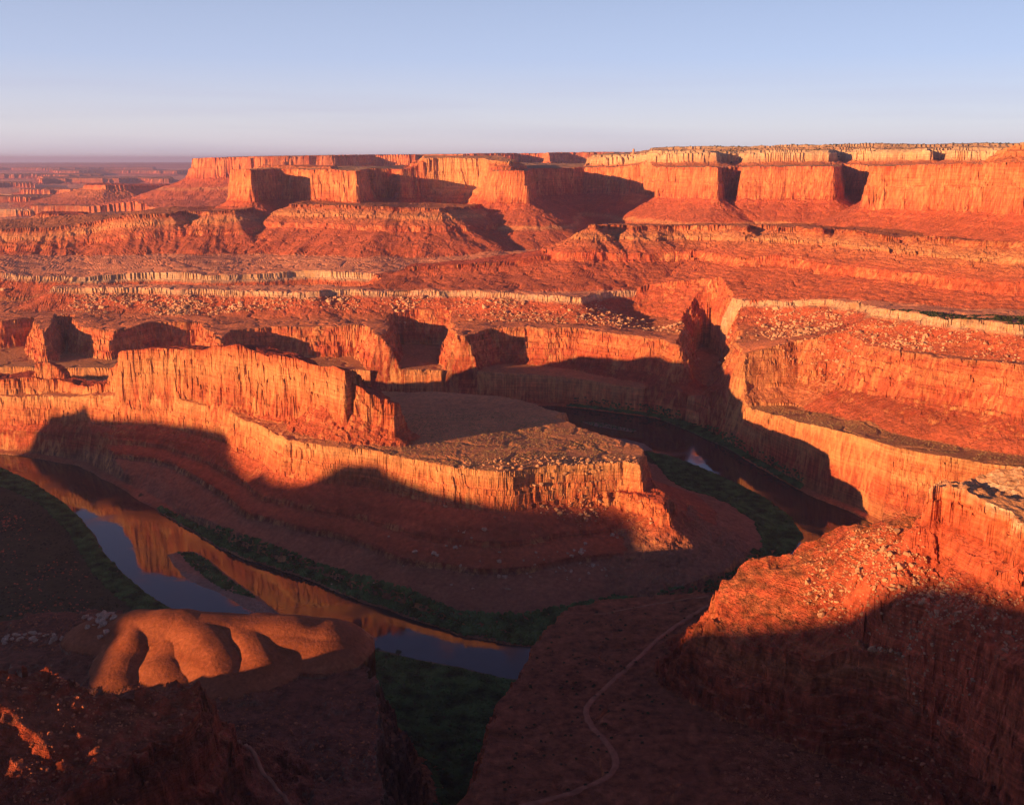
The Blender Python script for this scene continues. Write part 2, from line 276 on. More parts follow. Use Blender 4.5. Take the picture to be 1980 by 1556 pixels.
land('layered_slopes', 'long banded orange slope under the far right cliffs', rb,  [(0, 0), (5, 12), (55, 36), (60, 43), (150, 78), (163, 102), (290, 138), (390, 168)], SB, SOIL,
     rough=(28, 260, 9, 60), gul=(70, 105), crag=(3, 60, 6, 0, 0), und=(3, 200), soft=120, ctrl=[G(1200, 3950, 348), G(1300, 3880, 348), G(1470, 3640, 356), G(1640, 3050, 376), G(1800, 2800, 380), G(1980, 2580, 384)], parent='white_rim_plateau')
tail = [G(785, 3300, 262), G(880, 3290, 272), G(960, 3300, 276), G(1060, 3320, 290), G(1110, 3400, 330), G(1140, 3560, 350), G(1000, 3480, 290), G(800, 3380, 268)]
land('low_red_ridge', 'low red ridge tailing off the banded slope onto the plateau', tail,  [(0, 0), (5, 8), (60, 28), (160, 44), (300, 60)], SB[:2] + [(12, RED)], RED, rough=(14, 110, 6, 40), gul=(10, 50), soft=80, parent='white_rim_plateau')
m1 = [G(446, 4700, 556), G(468, 4560, 558), G(484, 4520, 558), (G(486, 4720, 558)), G(540, 4830, 558), G(585, 4760, 556), G(600, 4700, 556), G(640, 4660, 554), G(690, 4560, 552), G(700, 4600, 552), G(712, 5000, 556), G(760, 5080, 556), G(776, 4960, 556), G(850, 5050, 556), G(935, 5000, 554),
      G(958, 4500, 550), G(1012, 4460, 546), G(1018, 4640, 550), G(1030, 5300, 556), G(1130, 5500, 560), G(1250, 5200, 562), G(1290, 4800, 566), G(1345, 4600, 566), G(1388, 4420, 570), G(1392, 4640, 570), G(1428, 4700, 570), G(1436, 4480, 568),
      G(1520, 4420, 570), G(1612, 4350, 572), G(1622, 4380, 572), G(1628, 5000, 574), G(1692, 4800, 576), G(1690, 3380, 578), G(1760, 3250, 582), G(1850, 3080, 588), G(1960, 2780, 596), G(2150, 2560, 600), G(2700, 2300, 600),
      (6000, 2600, 600), (9000, 9000, 640), (3000, 9500, 600), (-300, 7000, 580), (-1150, 5600, 566)]
land('mesa', 'long sheer-walled mesa with deep shadowed alcoves across the background', m1,  WCL, WB, (0.45, 0.24, 0.12), rough=(30, 260, 5, 40), gul=(40, 120), und=(3, 300), soft=300, ext=1000, parent='white_rim_plateau')
cap = [G(505, 5000, 572), G(640, 4880, 566), G(650, 5300, 570), G(520, 5500, 570)]
land('mesa_cap', 'thin rock cap on the left end of the long mesa', cap,  [(0, 0), (6, 8), (30, 16), (80, 26)], [(0, ORG)], ORG, rough=(12, 90, 5, 30), soft=100, ext=120, tail=3.0, parent='mesa')
cap2 = [G(812, 5050, 604), G(845, 4980, 606), G(900, 4960, 606), G(985, 4700, 588), G(1000, 5000, 596), G(960, 6200, 620), G(820, 5900, 620)]
land('rounded_cap', 'stepped sandstone cap on the middle headland of the long mesa', cap2,  [(0, 0), (6, 14), (40, 24), (46, 36), (120, 60)], [(0, TAN), (14, ORG), (30, RED)], TAN, rough=(18, 100, 7, 35), soft=150, ext=180, tail=3.0, parent='mesa')
up = [G(1145, 5900, 612), G(1170, 5750, 618), G(1215, 5700, 625), G(1240, 5500, 640), G(1270, 5150, 640), G(1330, 5060, 642), G(1378, 5030, 642), G(1384, 5250, 642), G(1440, 5300, 642), G(1452, 5120, 640), G(1560, 5080, 644), G(1604, 5060, 644), G(1612, 5500, 650), G(1650, 5450, 650), G(1660, 5120, 650),
      G(1790, 4880, 652), G(1800, 5200, 652), G(1840, 5200, 652), G(1850, 4700, 650), G(2000, 4500, 660), G(2700, 4300, 660), (9000, 6000, 700), (9000, 14000, 700), (1500, 14000, 690), (700, 7500, 640)]
land('upper_tier', 'cream sandstone upper tier with scrub on top along the right skyline', up,  [(0, 0), (6, 10), (26, 14), (34, 52), (80, 66), (200, 84)], [(0, CREAM), (40, CREAM), (60, ORG)], (0.52, 0.33, 0.17), rough=(26, 170, 10, 50), und=(8, 260), soft=300, ext=300, tail=3.0, parent='mesa')
up2 = [G(1260, 6400, 668), G(1400, 6100, 672), G(1520, 5900, 676), G(1610, 5700, 682), G(1800, 5600, 682), G(1960, 5500, 684), G(2700, 5400, 684), (9000, 8000, 700), (9000, 14000, 700), (2000, 14000, 700), (1200, 9000, 680)]
land('skyline_slope', 'scrubby cream slopes forming the skyline at the right', up2,  [(0, 0), (8, 12), (60, 20), (70, 30), (400, 60)], [(0, CREAM), (20, (0.5, 0.32, 0.17))], (0.42, 0.27, 0.14), rough=(30, 300, 10, 80), und=(8, 500), soft=500, ext=500, tail=3.0, parent='upper_tier')
kn = [G(1925, 2980, 618), G(1960, 2900, 640), G(2050, 2850, 640), G(2100, 3000, 640), G(1960, 3080, 640)]
land('rounded_knob', 'tan sandstone knob on the rim at the right edge of the skyline', kn,  [(0, 0), (4, 12), (20, 18), (24, 30), (60, 44)], [(0, TAN), (20, ORG)], TAN, rough=(8, 60, 3, 20), soft=60, ext=90, tail=3.0, parent='mesa')
b2 = [G(560, 4400, 418), G(700, 4250, 416), G(760, 4180, 414), G(850, 4170, 412), G(905, 4330, 408), G(930, 4600, 410), G(600, 4700, 420)]
land('red_bench', 'red ledged bench below the lit end of the long mesa', b2,  [(0, 0), (4, 9), (60, 34), (66, 42), (130, 68), (142, 86), (260, 128), (390, 180)], SB, SOIL, rough=(20, 150, 7, 45), gul=(66, 120), soft=150, ext=520, parent='white_rim_plateau')
r1 = [G(-700, 4150, 330), G(-200, 4170, 330), G(0, 4180, 326), G(90, 4200, 326), G(185, 4260, 330), G(210, 4250, 380), G(250, 4230, 386), G(330, 4260, 386), G(350, 4420, 386), G(385, 4420, 388), G(400, 4270, 390), G(450, 4280, 396), G(500, 4480, 400), G(520, 4900, 400), G(350, 4800, 390), G(180, 4500, 370), G(-700, 4400, 330)]
land('gullied_ridge', 'gullied red ridge standing on the plain at the left', r1,  CHL, SB, SOIL, rough=(20, 150, 7, 50), gul=(80, 130), und=(4, 120), soft=90, ext=620, parent='white_rim_plateau')
bt = [G(70, 4900, 352), G(110, 4850, 356), G(160, 4900, 352), G(170, 5100, 350), G(80, 5150, 350)]
land('low_butte', 'low flat butte with a shaded cap behind the gullied ridge', bt,  [(0, 0), (5, 12), (60, 34), (200, 80), (420, 120)], SB, RED, rough=(14, 90, 6, 40), gul=(14, 60), soft=80, ext=520, parent='white_rim_plateau')
fm = [G(366, 8300, 594), G(380, 8100, 600), G(430, 8000, 618), G(520, 7900, 626), G(640, 8000, 630), G(720, 8400, 634), G(800, 8300, 634), G(806, 9000, 640), G(900, 8600, 645), G(990, 8800, 645), G(1000, 9500, 650), G(1050, 9400, 655), G(1060, 8700, 655), G(1100, 9000, 665), G(1250, 9200, 668), G(1400, 9500, 670), (4000, 16000, 690), (-2500, 16000, 640)]
land('distant_mesa', 'hazy lavender mesa wall on the far skyline at the left centre', fm,  [(0, 0), (14, 70), (24, 74), (40, 150), (120, 190), (420, 300), (1000, 400), (1500, 430)], WB, (0.42, 0.24, 0.14), rough=(60, 500, 18, 110), gul=(120, 300), und=(4, 800), soft=500, ext=1700, parent='white_rim_plateau')
fb = [G(160, 8600, 395), G(200, 8400, 402), G(240, 8500, 392), G(310, 9000, 380), G(330, 9600, 380), G(170, 9400, 395)]
land('distant_butte', 'hazy purple butte low on the far plain at the left', fb,  [(0, 0), (12, 30), (200, 90), (600, 170), (900, 190)], WB, RED, rough=(30, 250, 12, 90), gul=(50, 200), soft=200, ext=1000, parent='white_rim_plateau')
for nm, y0, y1, x0, x1, z in [('near', 5600, 6200, -200, 470, 205), ('mid', 7000, 7700, -300, 280, 203), ('far', 9800, 11000, -300, 190, 200)]:
    pg = [G(x0, y0, z), G((x0 * 2 + x1) / 3, y0 * 1.02, z), G((x0 + x1) / 2, y0 * .97, z), G((x0 + 3 * x1) / 4, y0 * 1.03, z), G(x1, y0, z), G(x1 + 20, (y0 + y1) / 2, z), G(x1 - 20, y1, z), G((x0 + x1) / 2, y1 * 1.02, z), G(x0, y1, z)]
    land('far_canyon', '', pg,  [(0, 0), (8, 60), (30, 70), (200, 120), (600, 140)], [(0, ORG), (40, RED)], SOIL, rough=(70, 500, 22, 120), gul=(30, 160), op='min', soft=400, parent='white_rim_plateau')
_r = random.Random(4)
for d_, px0, px1, zt, hh in [(5400, -260, 40, 250, 60), (6300, 120, 330, 262, 55), (6700, -300, 60, 270, 70), (7600, 60, 300, 262, 60), (9000, -250, 110, 285, 85), (10800, 40, 240, 290, 90), (11500, 250, 420, 300, 100), (13500, -300, 60, 300, 110), (16000, 80, 330, 320, 120), (19000, -300, 200, 330, 130), (24000, 100, 420, 350, 140), (30000, -400, 300, 370, 150)]:
    n_ = 7; pg = [G(px0 + (px1 - px0) * i / n_, d_ * (1 + _r.uniform(-.035, .035)), zt) for i in range(n_ + 1)] + [G(px1 - (px1 - px0) * i / n_, d_ * (1.07 + _r.uniform(-.01, .06)), zt) for i in range(n_ + 1)]
    k_ = d_ / 6000
    land('distant_tableland', 'hazy low mesas and canyon rims receding across the far plain at the left', pg, [(0, 0), (6 * k_, hh * .45), (60 * k_, hh * .62), (220 * k_, hh), (400 * k_, hh * 1.3)], [(0, ORG), (30, RED)], SOIL, rough=(60 * k_, 500 * k_, 16 * k_, 90 * k_), gul=(30 * k_, 140 * k_), soft=300, und=(4, 500), parent='white_rim_plateau')
fh = [(-60000, 42000, 395), (-20000, 41000, 400), (-12000, 43000, 392), (-4000, 44000, 385), (20000, 45000, 400), (40000, 80000, 400), (-60000, 80000, 400)]
land('far_plain', 'pale blue flat tableland on the far horizon', fh, [(0, 0), (400, 60), (3000, 160), (9000, 190)], [(0, RED)], SOIL, rough=(600, 4000, 100, 900), und=(12, 5000), soft=4000, ext=12000)
# ---- added unseen ridge left of the viewpoint, crest shaped to cast the canyon shadow ----
CREST = [(-3200, 120), (-2320, 156), (-2262, 216), (-2255, 328), (-2186, 353), (-2165, 367), (-2150, 347), (-2080, 357), (-1870, 382), (-1819, 384), (-1758, 362), (-1704, 349), (-1634, 340), (-1595, 364), (-1570, 356), (-1500, 361), (-1461, 408), (-1406, 421), (-1372, 406), (-1261, 404), (-1192, 399), (-1104, 401), (-1000, 357), (-930, 332), (-862, 332), (-740, 416), (-700, 398), (-672, 410), (-621, 461), (-574, 477), (-534, 494), (-497, 511), (-472, 534), (-452, 553), (-408, 565), (-357, 574), (-100, 610), (300, 650)]
SX, SY = math.sin(SUN_AZ), math.cos(SUN_AZ)

LF_BAR = dict(name='sandbar', label='pale sandbars lying in the river', bands=[(0, (.32, .21, .155))], top=(.32, .21, .155))
LF_CASTER = dict(name='shadow_caster_ridge', label='unseen ridge left of the viewpoint, shaped to cast shadow into the canyon', bands=[(0, RED)], top=RED)
GROUND = dict(name='valley_floor', label='green-edged valley floor beside the river')
GULLY_SEED = 5

ISLE = [V(a, b, 0) for a, b in [(322, 1073), (345, 1066), (376, 1066), (404, 1081), (440, 1112), (486, 1144), (503, 1156), (543, 1188), (530, 1192), (500, 1188), (460, 1168), (424, 1145), (389, 1133), (354, 1114), (336, 1093)]]
BAR = [V(a, b, 0) for a, b in [(1176, 845), (1212, 849), (1246, 858), (1266, 872), (1235, 870), (1201, 858)]]
BAR2 = [V(a, b, 0) for a, b in [(1122, 815), (1160, 816), (1232, 832), (1225, 836), (1150, 824)]]
BARS = [(ISLE, 1.6), (BAR, 1.0), (BAR2, 0.8)]
def height(X, Y):
    """terrain height, owner index, drop under the owner's rim, channel distance"""
    shp = X.shape; X = X.ravel().astype(np.float64); Y = Y.ravel().astype(np.float64)
    dr, _, _ = sdf(X + 5 * fbm(X, Y, 60, 3, 3), Y + 5 * fbm(X, Y, 60, 3, 9), RIVER)
    H = np.where(dr < 0, np.maximum(-4, dr * 0.25), np.minimum(dr * 0.22, 3) + np.clip(dr - 20, 0, 4000) * 0.012)
    H = H + np.where(dr > 8, 1, 0) * 1.2 * fbm(X, Y, 40, 3, 21)
    H0 = H.copy()
    own = np.zeros(X.shape, np.int16); drop = np.zeros(X.shape)
    PT = {}; used = {l['parent'] for l in LF if l['parent']}
    for k, L in enumerate(LF):
        P = np.array([(p[0], p[1]) for p in L['pts']])
        e = L['ext'] + L['rough'][0] * 2
        bx0, by0 = P.min(0) - e; bx1, by1 = P.max(0) + e
        idx = np.nonzero((X > bx0) & (X < bx1) & (Y > by0) & (Y < by1))[0]
        if not len(idx): continue
        x = X[idx]; y = Y[idx]
        a1, w1, a2, w2 = L['rough']; sd = 100 + k * 13
        no_ = 2 if L['tex'] == 1 else 4
        wx = x + a1 * fbm(x, y, w1, no_, sd, .55); wy = y + a1 * fbm(x, y, w1, no_, sd + 5, .55)
        d, s, th = sdf(wx, wy, L['pts'], L['line'])
        if L['op'] == 'min': d = -d
        keep = (d < L['ext'])
        if a2 > 0:
            d = d + a2 * (ridged(x, y, w2, 3, sd + 7) + 0.4) * np.clip(0.4 + 1.7 * perlin(x / (w2 * 4), y / (w2 * 4), sd + 8), 0.06, 1.9)
        if L['tex'] != 1 and a2 > 0:
            nb = np.nonzero((d > -a2 * 3) & (d < 110))[0]
            if len(nb):
                cw = max(a2 * 2.6, 7.0)
                cm = np.clip(.7 + 1.5 * perlin(wx[nb] / (cw * 5), wy[nb] / (cw * 5), sd + 23), .1, 1.7)
                d[nb] = d[nb] + cm * a2 * 1.1 * (cells(wx[nb], wy[nb], cw, sd + 21) - 0.5) + cm * a2 * 0.5 * (cells(wx[nb], wy[nb], cw * 0.42, sd + 22) - 0.5)
        ga, gw = L['gul']
        dd = np.maximum(d, 0)
        if ga > 0:
            sp = s + gw * 1.2 * th
            g = ridged(sp, dd * 0.12, gw, 3, sd + 9)
            W = L['prof'][-1][0] * 0.5
            d = d - ga * g * np.clip(dd / W, 0, 1) ** 0.8 * np.clip((2.2 * W - dd) / W, 0.15, 1)
        if L['dsc']:
            d = np.where(d > 18, 18 + (d - 18) * np.interp(x, L['dsc'][0], L['dsc'][1]), d)
        pr = L['prof']
        if a2 > 0:
            tier = np.searchsorted([p[0] for p in pr], d).astype(np.int64)
            tn = perlin(x / (w2 * 1.1) + tier * 7.31, y / (w2 * 1.1) + tier * 3.77, sd + 41) + .3 * perlin(x / (w2 * .35) + tier * 1.31, y / (w2 * .35), sd + 42)
            d = d + np.where((tier > 0), a2 * 0.7 * tn, 0)
        dp = np.interp(d, [p[0] for p in pr], [p[1] for p in pr])
        tz = idw(x, y, list(L['pts']) + L['ctrl'], L['soft'])
        ua, uw = L['und']
        h = tz - dp + ua * fbm(x, y, uw, 4, sd + 3) * np.clip(1 - dp / 60, 0.2, 1)
        if L['name'] in ('peninsula', 'canyon_bench', 'white_rim_plateau', 'terrace', 'red_cliffs'):
            wl_ = 420 if L['name'] == 'white_rim_plateau' else 110
            wsh = 1 - np.abs(perlin(x / wl_ + .3 * perlin(x / 40, y / 40, 71), y / wl_, sd + 72)) * 7
            h = h - np.clip(wsh, 0, 1) * 2.0 * (dp < 2)
        if L['crag']:
            am, cwl, st, tx_, ty_ = L['crag']
            h = h + am * (ridged(x, y, cwl, 4, sd + 51) - .2) * np.clip(.6 + perlin(x / 60, y / 60, sd + 52), 0, 1.3)
            if st > 0:
                q = (h + tx_ * x + ty_ * y + 2 * perlin(x / 30, y / 30, sd + 53)) / st; fl = np.floor(q); fr = q - fl
                fr = np.where(fr < .45, fr * .35, .1575 + (fr - .45) / .55 * .8425) ; h = h + (fl + fr - q) * st
        cur = H[idx]
        if L['op'] == 'min':
            m = (h < cur) & (d > 0) & keep
            if L['parent'] not in PT: continue
            pt, ph = PT[L['parent']]; ph[idx[m]] = np.minimum(ph[idx[m]], h[m])
        else:
            if L['parent']:
                if L['parent'] not in PT: continue
                pt, ph = PT[L['parent']]; tp = pt[idx]; hp = ph[idx]
                con = h - tp
                h = np.where(con > 0, h if L['tex'] == 1 else hp + con, -1e6)
            m = (h > cur) & keep
            if L['name'] in used:
                a = np.full(X.shape, 1e6); a[idx] = tz; b = np.full(X.shape, -1e6); b[idx] = h; PT[L['name']] = (a, b)
        ii = idx[m]
        H[ii] = h[m]; own[ii] = k + 1; drop[ii] = dp[m]
    # eroded by the river: nothing stands in the channel or crowds its banks
    stiff = np.where(own == 1, 9.0, 3.2) * (1 + .35 * ridged(X, Y, 45, 3, 61))
    cap = np.where(dr < 0, H0, np.maximum(H0, np.where(dr < 16, 2.2 + 0.16 * dr, 4.8 + (dr - 16) * stiff)))
    drop = drop + np.maximum(H - cap, 0); H = np.minimum(H, cap)
    for pg, hz in BARS:
        P = np.array(pg)[:, :2]; b0 = P.min(0) - 40; b1 = P.max(0) + 40
        idx = np.nonzero((X > b0[0]) & (X < b1[0]) & (Y > b0[1]) & (Y < b1[1]))[0]
        if len(idx):
            d, _, _ = sdf(X[idx] + 2 * perlin(X[idx] / 15, Y[idx] / 15, 5), Y[idx], pg)
            H[idx] = np.maximum(H[idx], np.clip(-d * 0.2, -4, hz)); own[idx] = np.where(d < 3, len(LF) + 2, own[idx])
    # the unseen shadow-casting ridge to the left of the viewpoint
    u = X * SY - Y * SX; ww = X * SX + Y * SY
    idx = np.nonzero(np.abs(ww + 1500) < 900)[0]
    if len(idx):
        x = X[idx]; y = Y[idx]; q = np.abs(ww[idx] + 1500)
        h = np.interp(u[idx], [c[0] for c in CREST], [c[1] for c in CREST]) - np.interp(q, [0, 30, 60, 500, 900], [0, 3, 60, 260, 420]) + 5 * fbm(x, y, 60, 3, 77)
        m = (h > H[idx]) & (q < 880); ii = idx[m]
        H[ii] = h[m]; own[ii] = len(LF) + 1; drop[ii] = 40
    return H.reshape(shp), own.reshape(shp), drop.reshape(shp), dr.reshape(shp)

# ------------------------------------------------------------------ adaptive polar grid round the viewpoint
RMIN, RMAX = 25.0, 75000.0
NV = int(1500 * Q); NR = int(1500 * Q)
azf = np.tan(np.linspace(math.radians(-29.5), math.radians(29.5), NV))
azf = np.arctan(np.linspace(-math.tan(math.radians(30)), math.tan(math.radians(30)), NV))
side = np.concatenate([np.radians(np.linspace(-180, -30.3, int(220 * max(Q, .5)))), azf, np.radians(np.linspace(30.3, 180, int(150 * max(Q, .5))))])
AZ = side
def coarse():
    ca = np.interp(np.linspace(0, len(AZ) - 1, 420), np.arange(len(AZ)), AZ)
    lr = np.linspace(math.log(RMIN), math.log(RMAX), 2400)
    R = np.exp(lr)
    A, RR = np.meshgrid(ca, R)
    h, _, _, _ = height(RR * np.sin(A), RR * np.cos(A))
    e = np.arctan2(h - EYE, RR)
    de = np.abs(np.diff(e, axis=0))
    step = lr[1] - lr[0]
    base = np.interp(lr[:-1], [math.log(25), math.log(330), math.log(400), math.log(6000), math.log(12000), math.log(75000)], [.04, .05, 0.30, 0.30, .2, .04]) * step
    rho = np.where(R[:-1, None] > 330, de * 1.0, 0.02 * de) + base[:, None]
    def box(a, n, ax):
        c = np.cumsum(np.pad(a, [(n + 1, n) if i == ax else (0, 0) for i in range(2)], mode='edge'), axis=ax)
        return (c[2 * n + 1:] - c[:-2 * n - 1]) / (2 * n + 1) if ax == 0 else (c[:, 2 * n + 1:] - c[:, :-2 * n - 1]) / (2 * n + 1)
    for _ in range(2):
        rho = box(rho, 5, 0); rho = box(rho, 4, 1)
    cum = np.vstack([np.zeros((1, rho.shape[1])), np.cumsum(rho, axis=0)])
    cum /= cum[-1]
    inv = np.stack([np.interp(np.linspace(0, 1, NR), cum[:, j], lr) for j in range(cum.shape[1])], axis=1)   # NR x coarse cols
    full = np.empty((NR, len(AZ)))
    ii = np.interp(AZ, ca, np.arange(len(ca)))
    i0 = np.clip(np.floor(ii).astype(int), 0, len(ca) - 2); f = ii - i0
    full = inv[:, i0] * (1 - f) + inv[:, i0 + 1] * f
    return np.exp(full)
RAD = coarse()
X = RAD * np.sin(AZ)[None, :]; Y = RAD * np.cos(AZ)[None, :]
H, OWN, DROP, DR = height(X, Y)

# ------------------------------------------------------------------ albedo per vertex
def lin(c): return np.array(c, np.float32)
def colour():
    x = X.ravel(); y = Y.ravel(); own = OWN.ravel(); drop = DROP.ravel(); h = H.ravel()
    # slope from the grid
    P = np.stack([X, Y, H], -1)
    du = np.gradient(P, axis=1); dv = np.gradient(P, axis=0)
    n = np.cross(du, dv); n /= np.linalg.norm(n, axis=-1, keepdims=True) + 1e-9
    nz = np.abs(n[..., 2]).ravel()
    C = np.empty((x.size, 3), np.float32)
    vary = fbm(x, y, 35, 4, 401); vary2 = fbm(x, y, 160, 3, 402); fine = perlin(x / 5, y / 5, 403)
    strat = fbm(h + vary * 3, h * 0 + vary2 * 1.5, 9, 3, 404)       # thin level beds
    g = np.clip((nz - 0.75) / 0.2, 0, 1)
    for k in range(len(LF) + 3):
        m = own == k
        if not m.any(): continue
        if k == 0:
            c = lin((0.07, 0.065, 0.03))[None] * np.ones((m.sum(), 1), np.float32)
            dd = DR.ravel()[m]
            sand = np.clip(1 - np.abs(dd - 3) / 5, 0, 1)[:, None]
            c = c * (1 - sand * .5) + lin((0.36, 0.25, 0.18)) * sand * .5
        else:
            L = (LF + [LF_CASTER, LF_BAR])[k - 1]; bd = L['bands']
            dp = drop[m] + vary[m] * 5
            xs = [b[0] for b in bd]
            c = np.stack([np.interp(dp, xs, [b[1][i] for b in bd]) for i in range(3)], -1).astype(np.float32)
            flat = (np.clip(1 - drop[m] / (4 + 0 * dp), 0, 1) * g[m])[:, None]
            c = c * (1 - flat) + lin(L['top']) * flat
            tal = (g[m] * np.clip(drop[m] / 20, 0, 1))[:, None] * 0.35
            c = c * (1 - tal) + lin(SOIL) * 1.15 * tal
            st = (strat[m] * (1 - g[m]) * 0.9)[:, None]
            c = c * (1 + st * lin((0.55, 0.75, 0.85)))
        c = c * (1 + 0.22 * vary[m] + 0.18 * vary2[m] + 0.15 * fine[m])[:, None]
        C[m] = np.clip(c, 0.01, 0.85)
    return C
CV = colour()
if os.environ.get('SCENE_DBG'):
    _c = np.random.RandomState(3).rand(99, 3).astype(np.float32); CV = _c[OWN.ravel()]

# ------------------------------------------------------------------ materials
def rock_material(name, bump=1.0, scale=0.12, spec=0.1, crack=1.0, gold=1.0, con=0.3):
    m = D.materials.new(name); m.use_nodes = True; t = m.node_tree; N = t.nodes; Lk = t.links
    b = N['Principled BSDF']; b.inputs['Roughness'].default_value = 0.95; b.inputs['Specular IOR Level'].default_value = spec
    at = N.new('ShaderNodeAttribute'); at.attribute_name = 'albedo'
    geo = N.new('ShaderNodeNewGeometry')
    def noise(sx_, sz_, sc, det, rg=.62, dist=0):
        mp = N.new('ShaderNodeMapping'); mp.inputs['Scale'].default_value = (sx_, sx_, sz_); Lk.new(geo.outputs['Position'], mp.inputs[0])
        n = N.new('ShaderNodeTexNoise'); n.inputs['Scale'].default_value = sc; n.inputs['Detail'].default_value = det; n.inputs['Roughness'].default_value = rg; n.inputs['Distortion'].default_value = dist
        Lk.new(mp.outputs[0], n.inputs['Vector']); return n.outputs['Fac']
    def mapr(v, a, b_, c, d):
        r = N.new('ShaderNodeMapRange'); r.inputs['From Min'].default_value = a; r.inputs['From Max'].default_value = b_; r.inputs['To Min'].default_value = c; r.inputs['To Max'].default_value = d; Lk.new(v, r.inputs['Value']); return r.outputs[0]
    def op(o_, a, b_):
        n = N.new('ShaderNodeMath'); n.operation = o_
        for i_, v in enumerate((a, b_)):
            if isinstance(v, (int, float)): n.inputs[i_].default_value = v
            else: Lk.new(v, n.inputs[i_])
        return n.outputs[0]
    lump = noise(1, .6, scale, 10); bed = noise(.015, 1, .42, 5, .7); streak = noise(1, .28, .10, 5, .62, .8)
    vo = N.new('ShaderNodeTexVoronoi'); vo.feature = 'DISTANCE_TO_EDGE'; vo.inputs['Scale'].default_value = .3
    mp = N.new('ShaderNodeMapping'); mp.inputs['Scale'].default_value = (1, 1, .8); Lk.new(geo.outputs['Position'], mp.inputs[0])
    Lk.new(mp.outputs[0], vo.inputs['Vector'])
    crk = mapr(vo.outputs['Distance'], 0, .12, 0, 1)
    # beds and stains show on steep faces, pebbly soil on flat ground
    sep = N.new('ShaderNodeSeparateXYZ'); Lk.new(geo.outputs['True Normal'], sep.inputs[0]); az_ = op('ABSOLUTE', sep.outputs['Z'], 0); steep = mapr(az_, .85, .5, 0, 1)
    bedc = mapr(bed, .3, .7, .60, 1.36); stc = mapr(streak, .3, .7, 1 - .2 * gold, 1 + .2 * gold)
    bs = op('MULTIPLY', bedc, stc)
    k1 = N.new('ShaderNodeMix'); k1.inputs['A'].default_value = 1.0; Lk.new(steep, k1.inputs['Factor']); Lk.new(bs, k1.inputs['B'])
    k2 = op('MULTIPLY', k1.outputs['Result'], mapr(lump, .28, .72, 1 - con, 1 + con))
    mx = N.new('ShaderNodeVectorMath'); mx.operation = 'SCALE'; Lk.new(at.outputs['Color'], mx.inputs[0]); Lk.new(k2, mx.inputs['Scale'])
    pat = noise(1, .25, .018, 5); gold = op('MULTIPLY', steep, op('MULTIPLY', mapr(streak, .42, .62, 0, 1), mapr(pat, .42, .62, 0.1 * gold, .85 * gold)))
    gm = N.new('ShaderNodeMix'); gm.data_type = 'RGBA'; Lk.new(gold, gm.inputs['Factor']); Lk.new(mx.outputs[0], gm.inputs['A']); gm.inputs['B'].default_value = (.78, .40, .16, 1)
    Lk.new(gm.outputs['Result'], b.inputs['Base Color'])
    hgt = op('ADD', op('MULTIPLY', lump, 1.1), op('ADD', op('MULTIPLY', op('MULTIPLY', bed, 1.0), mapr(az_, .9, .7, .05, 1)), op('MULTIPLY', crk, .10 * crack)))
    bp = N.new('ShaderNodeBump'); bp.inputs['Strength'].default_value = 1.0; bp.inputs['Distance'].default_value = 5.0 * bump
    Lk.new(hgt, bp.inputs['Height']); Lk.new(bp.outputs[0], b.inputs['Normal'])
    return m
M_ROCK = rock_material('red_rock')
M_CRAG = rock_material('crag_rock', bump=1.6, scale=0.11, gold=0.12, con=.62)
M_LEDGE = rock_material('ledge_rock', bump=0.7, scale=0.16, gold=0.12, crack=0.6, con=.5)
M_SMOOTH = rock_material('clay', bump=0.15, scale=0.3, crack=0)

# ------------------------------------------------------------------ split the grid into landforms
def mesh_obj(name, verts, faces, mat, col=None, smooth=False):
    me = D.meshes.new(name); nf = len(faces); k = faces.shape[1]
    me.vertices.add(len(verts)); me.vertices.foreach_set('co', np.ascontiguousarray(verts, np.float32).ravel())
    me.loops.add(nf * k); me.loops.foreach_set('vertex_index', np.ascontiguousarray(faces, np.int32).ravel())
    me.polygons.add(nf); me.polygons.foreach_set('loop_start', np.arange(0, nf * k, k, dtype=np.int32))
    me.update(calc_edges=True)
    if smooth: me.polygons.foreach_set('use_smooth', np.ones(nf, bool))
    else: me.polygons.foreach_set('use_smooth', np.zeros(nf, bool))
    if col is not None:
        a = me.attributes.new('albedo', 'FLOAT_COLOR', 'POINT')
        a.data.foreach_set('color', np.concatenate([col, np.ones((len(col), 1), np.float32)], 1).astype(np.float32).ravel())
    me.materials.append(mat); o = D.objects.new(name, me); COL.objects.link(o)
    return o
nr, nc = X.shape
ID = np.arange(nr * nc).reshape(nr, nc)
FA = np.stack([ID[:-1, :-1], ID[:-1, 1:], ID[1:, 1:], ID[1:, :-1]], -1).reshape(-1, 4)
VP = np.stack([X.ravel(), Y.ravel(), H.ravel()], -1)
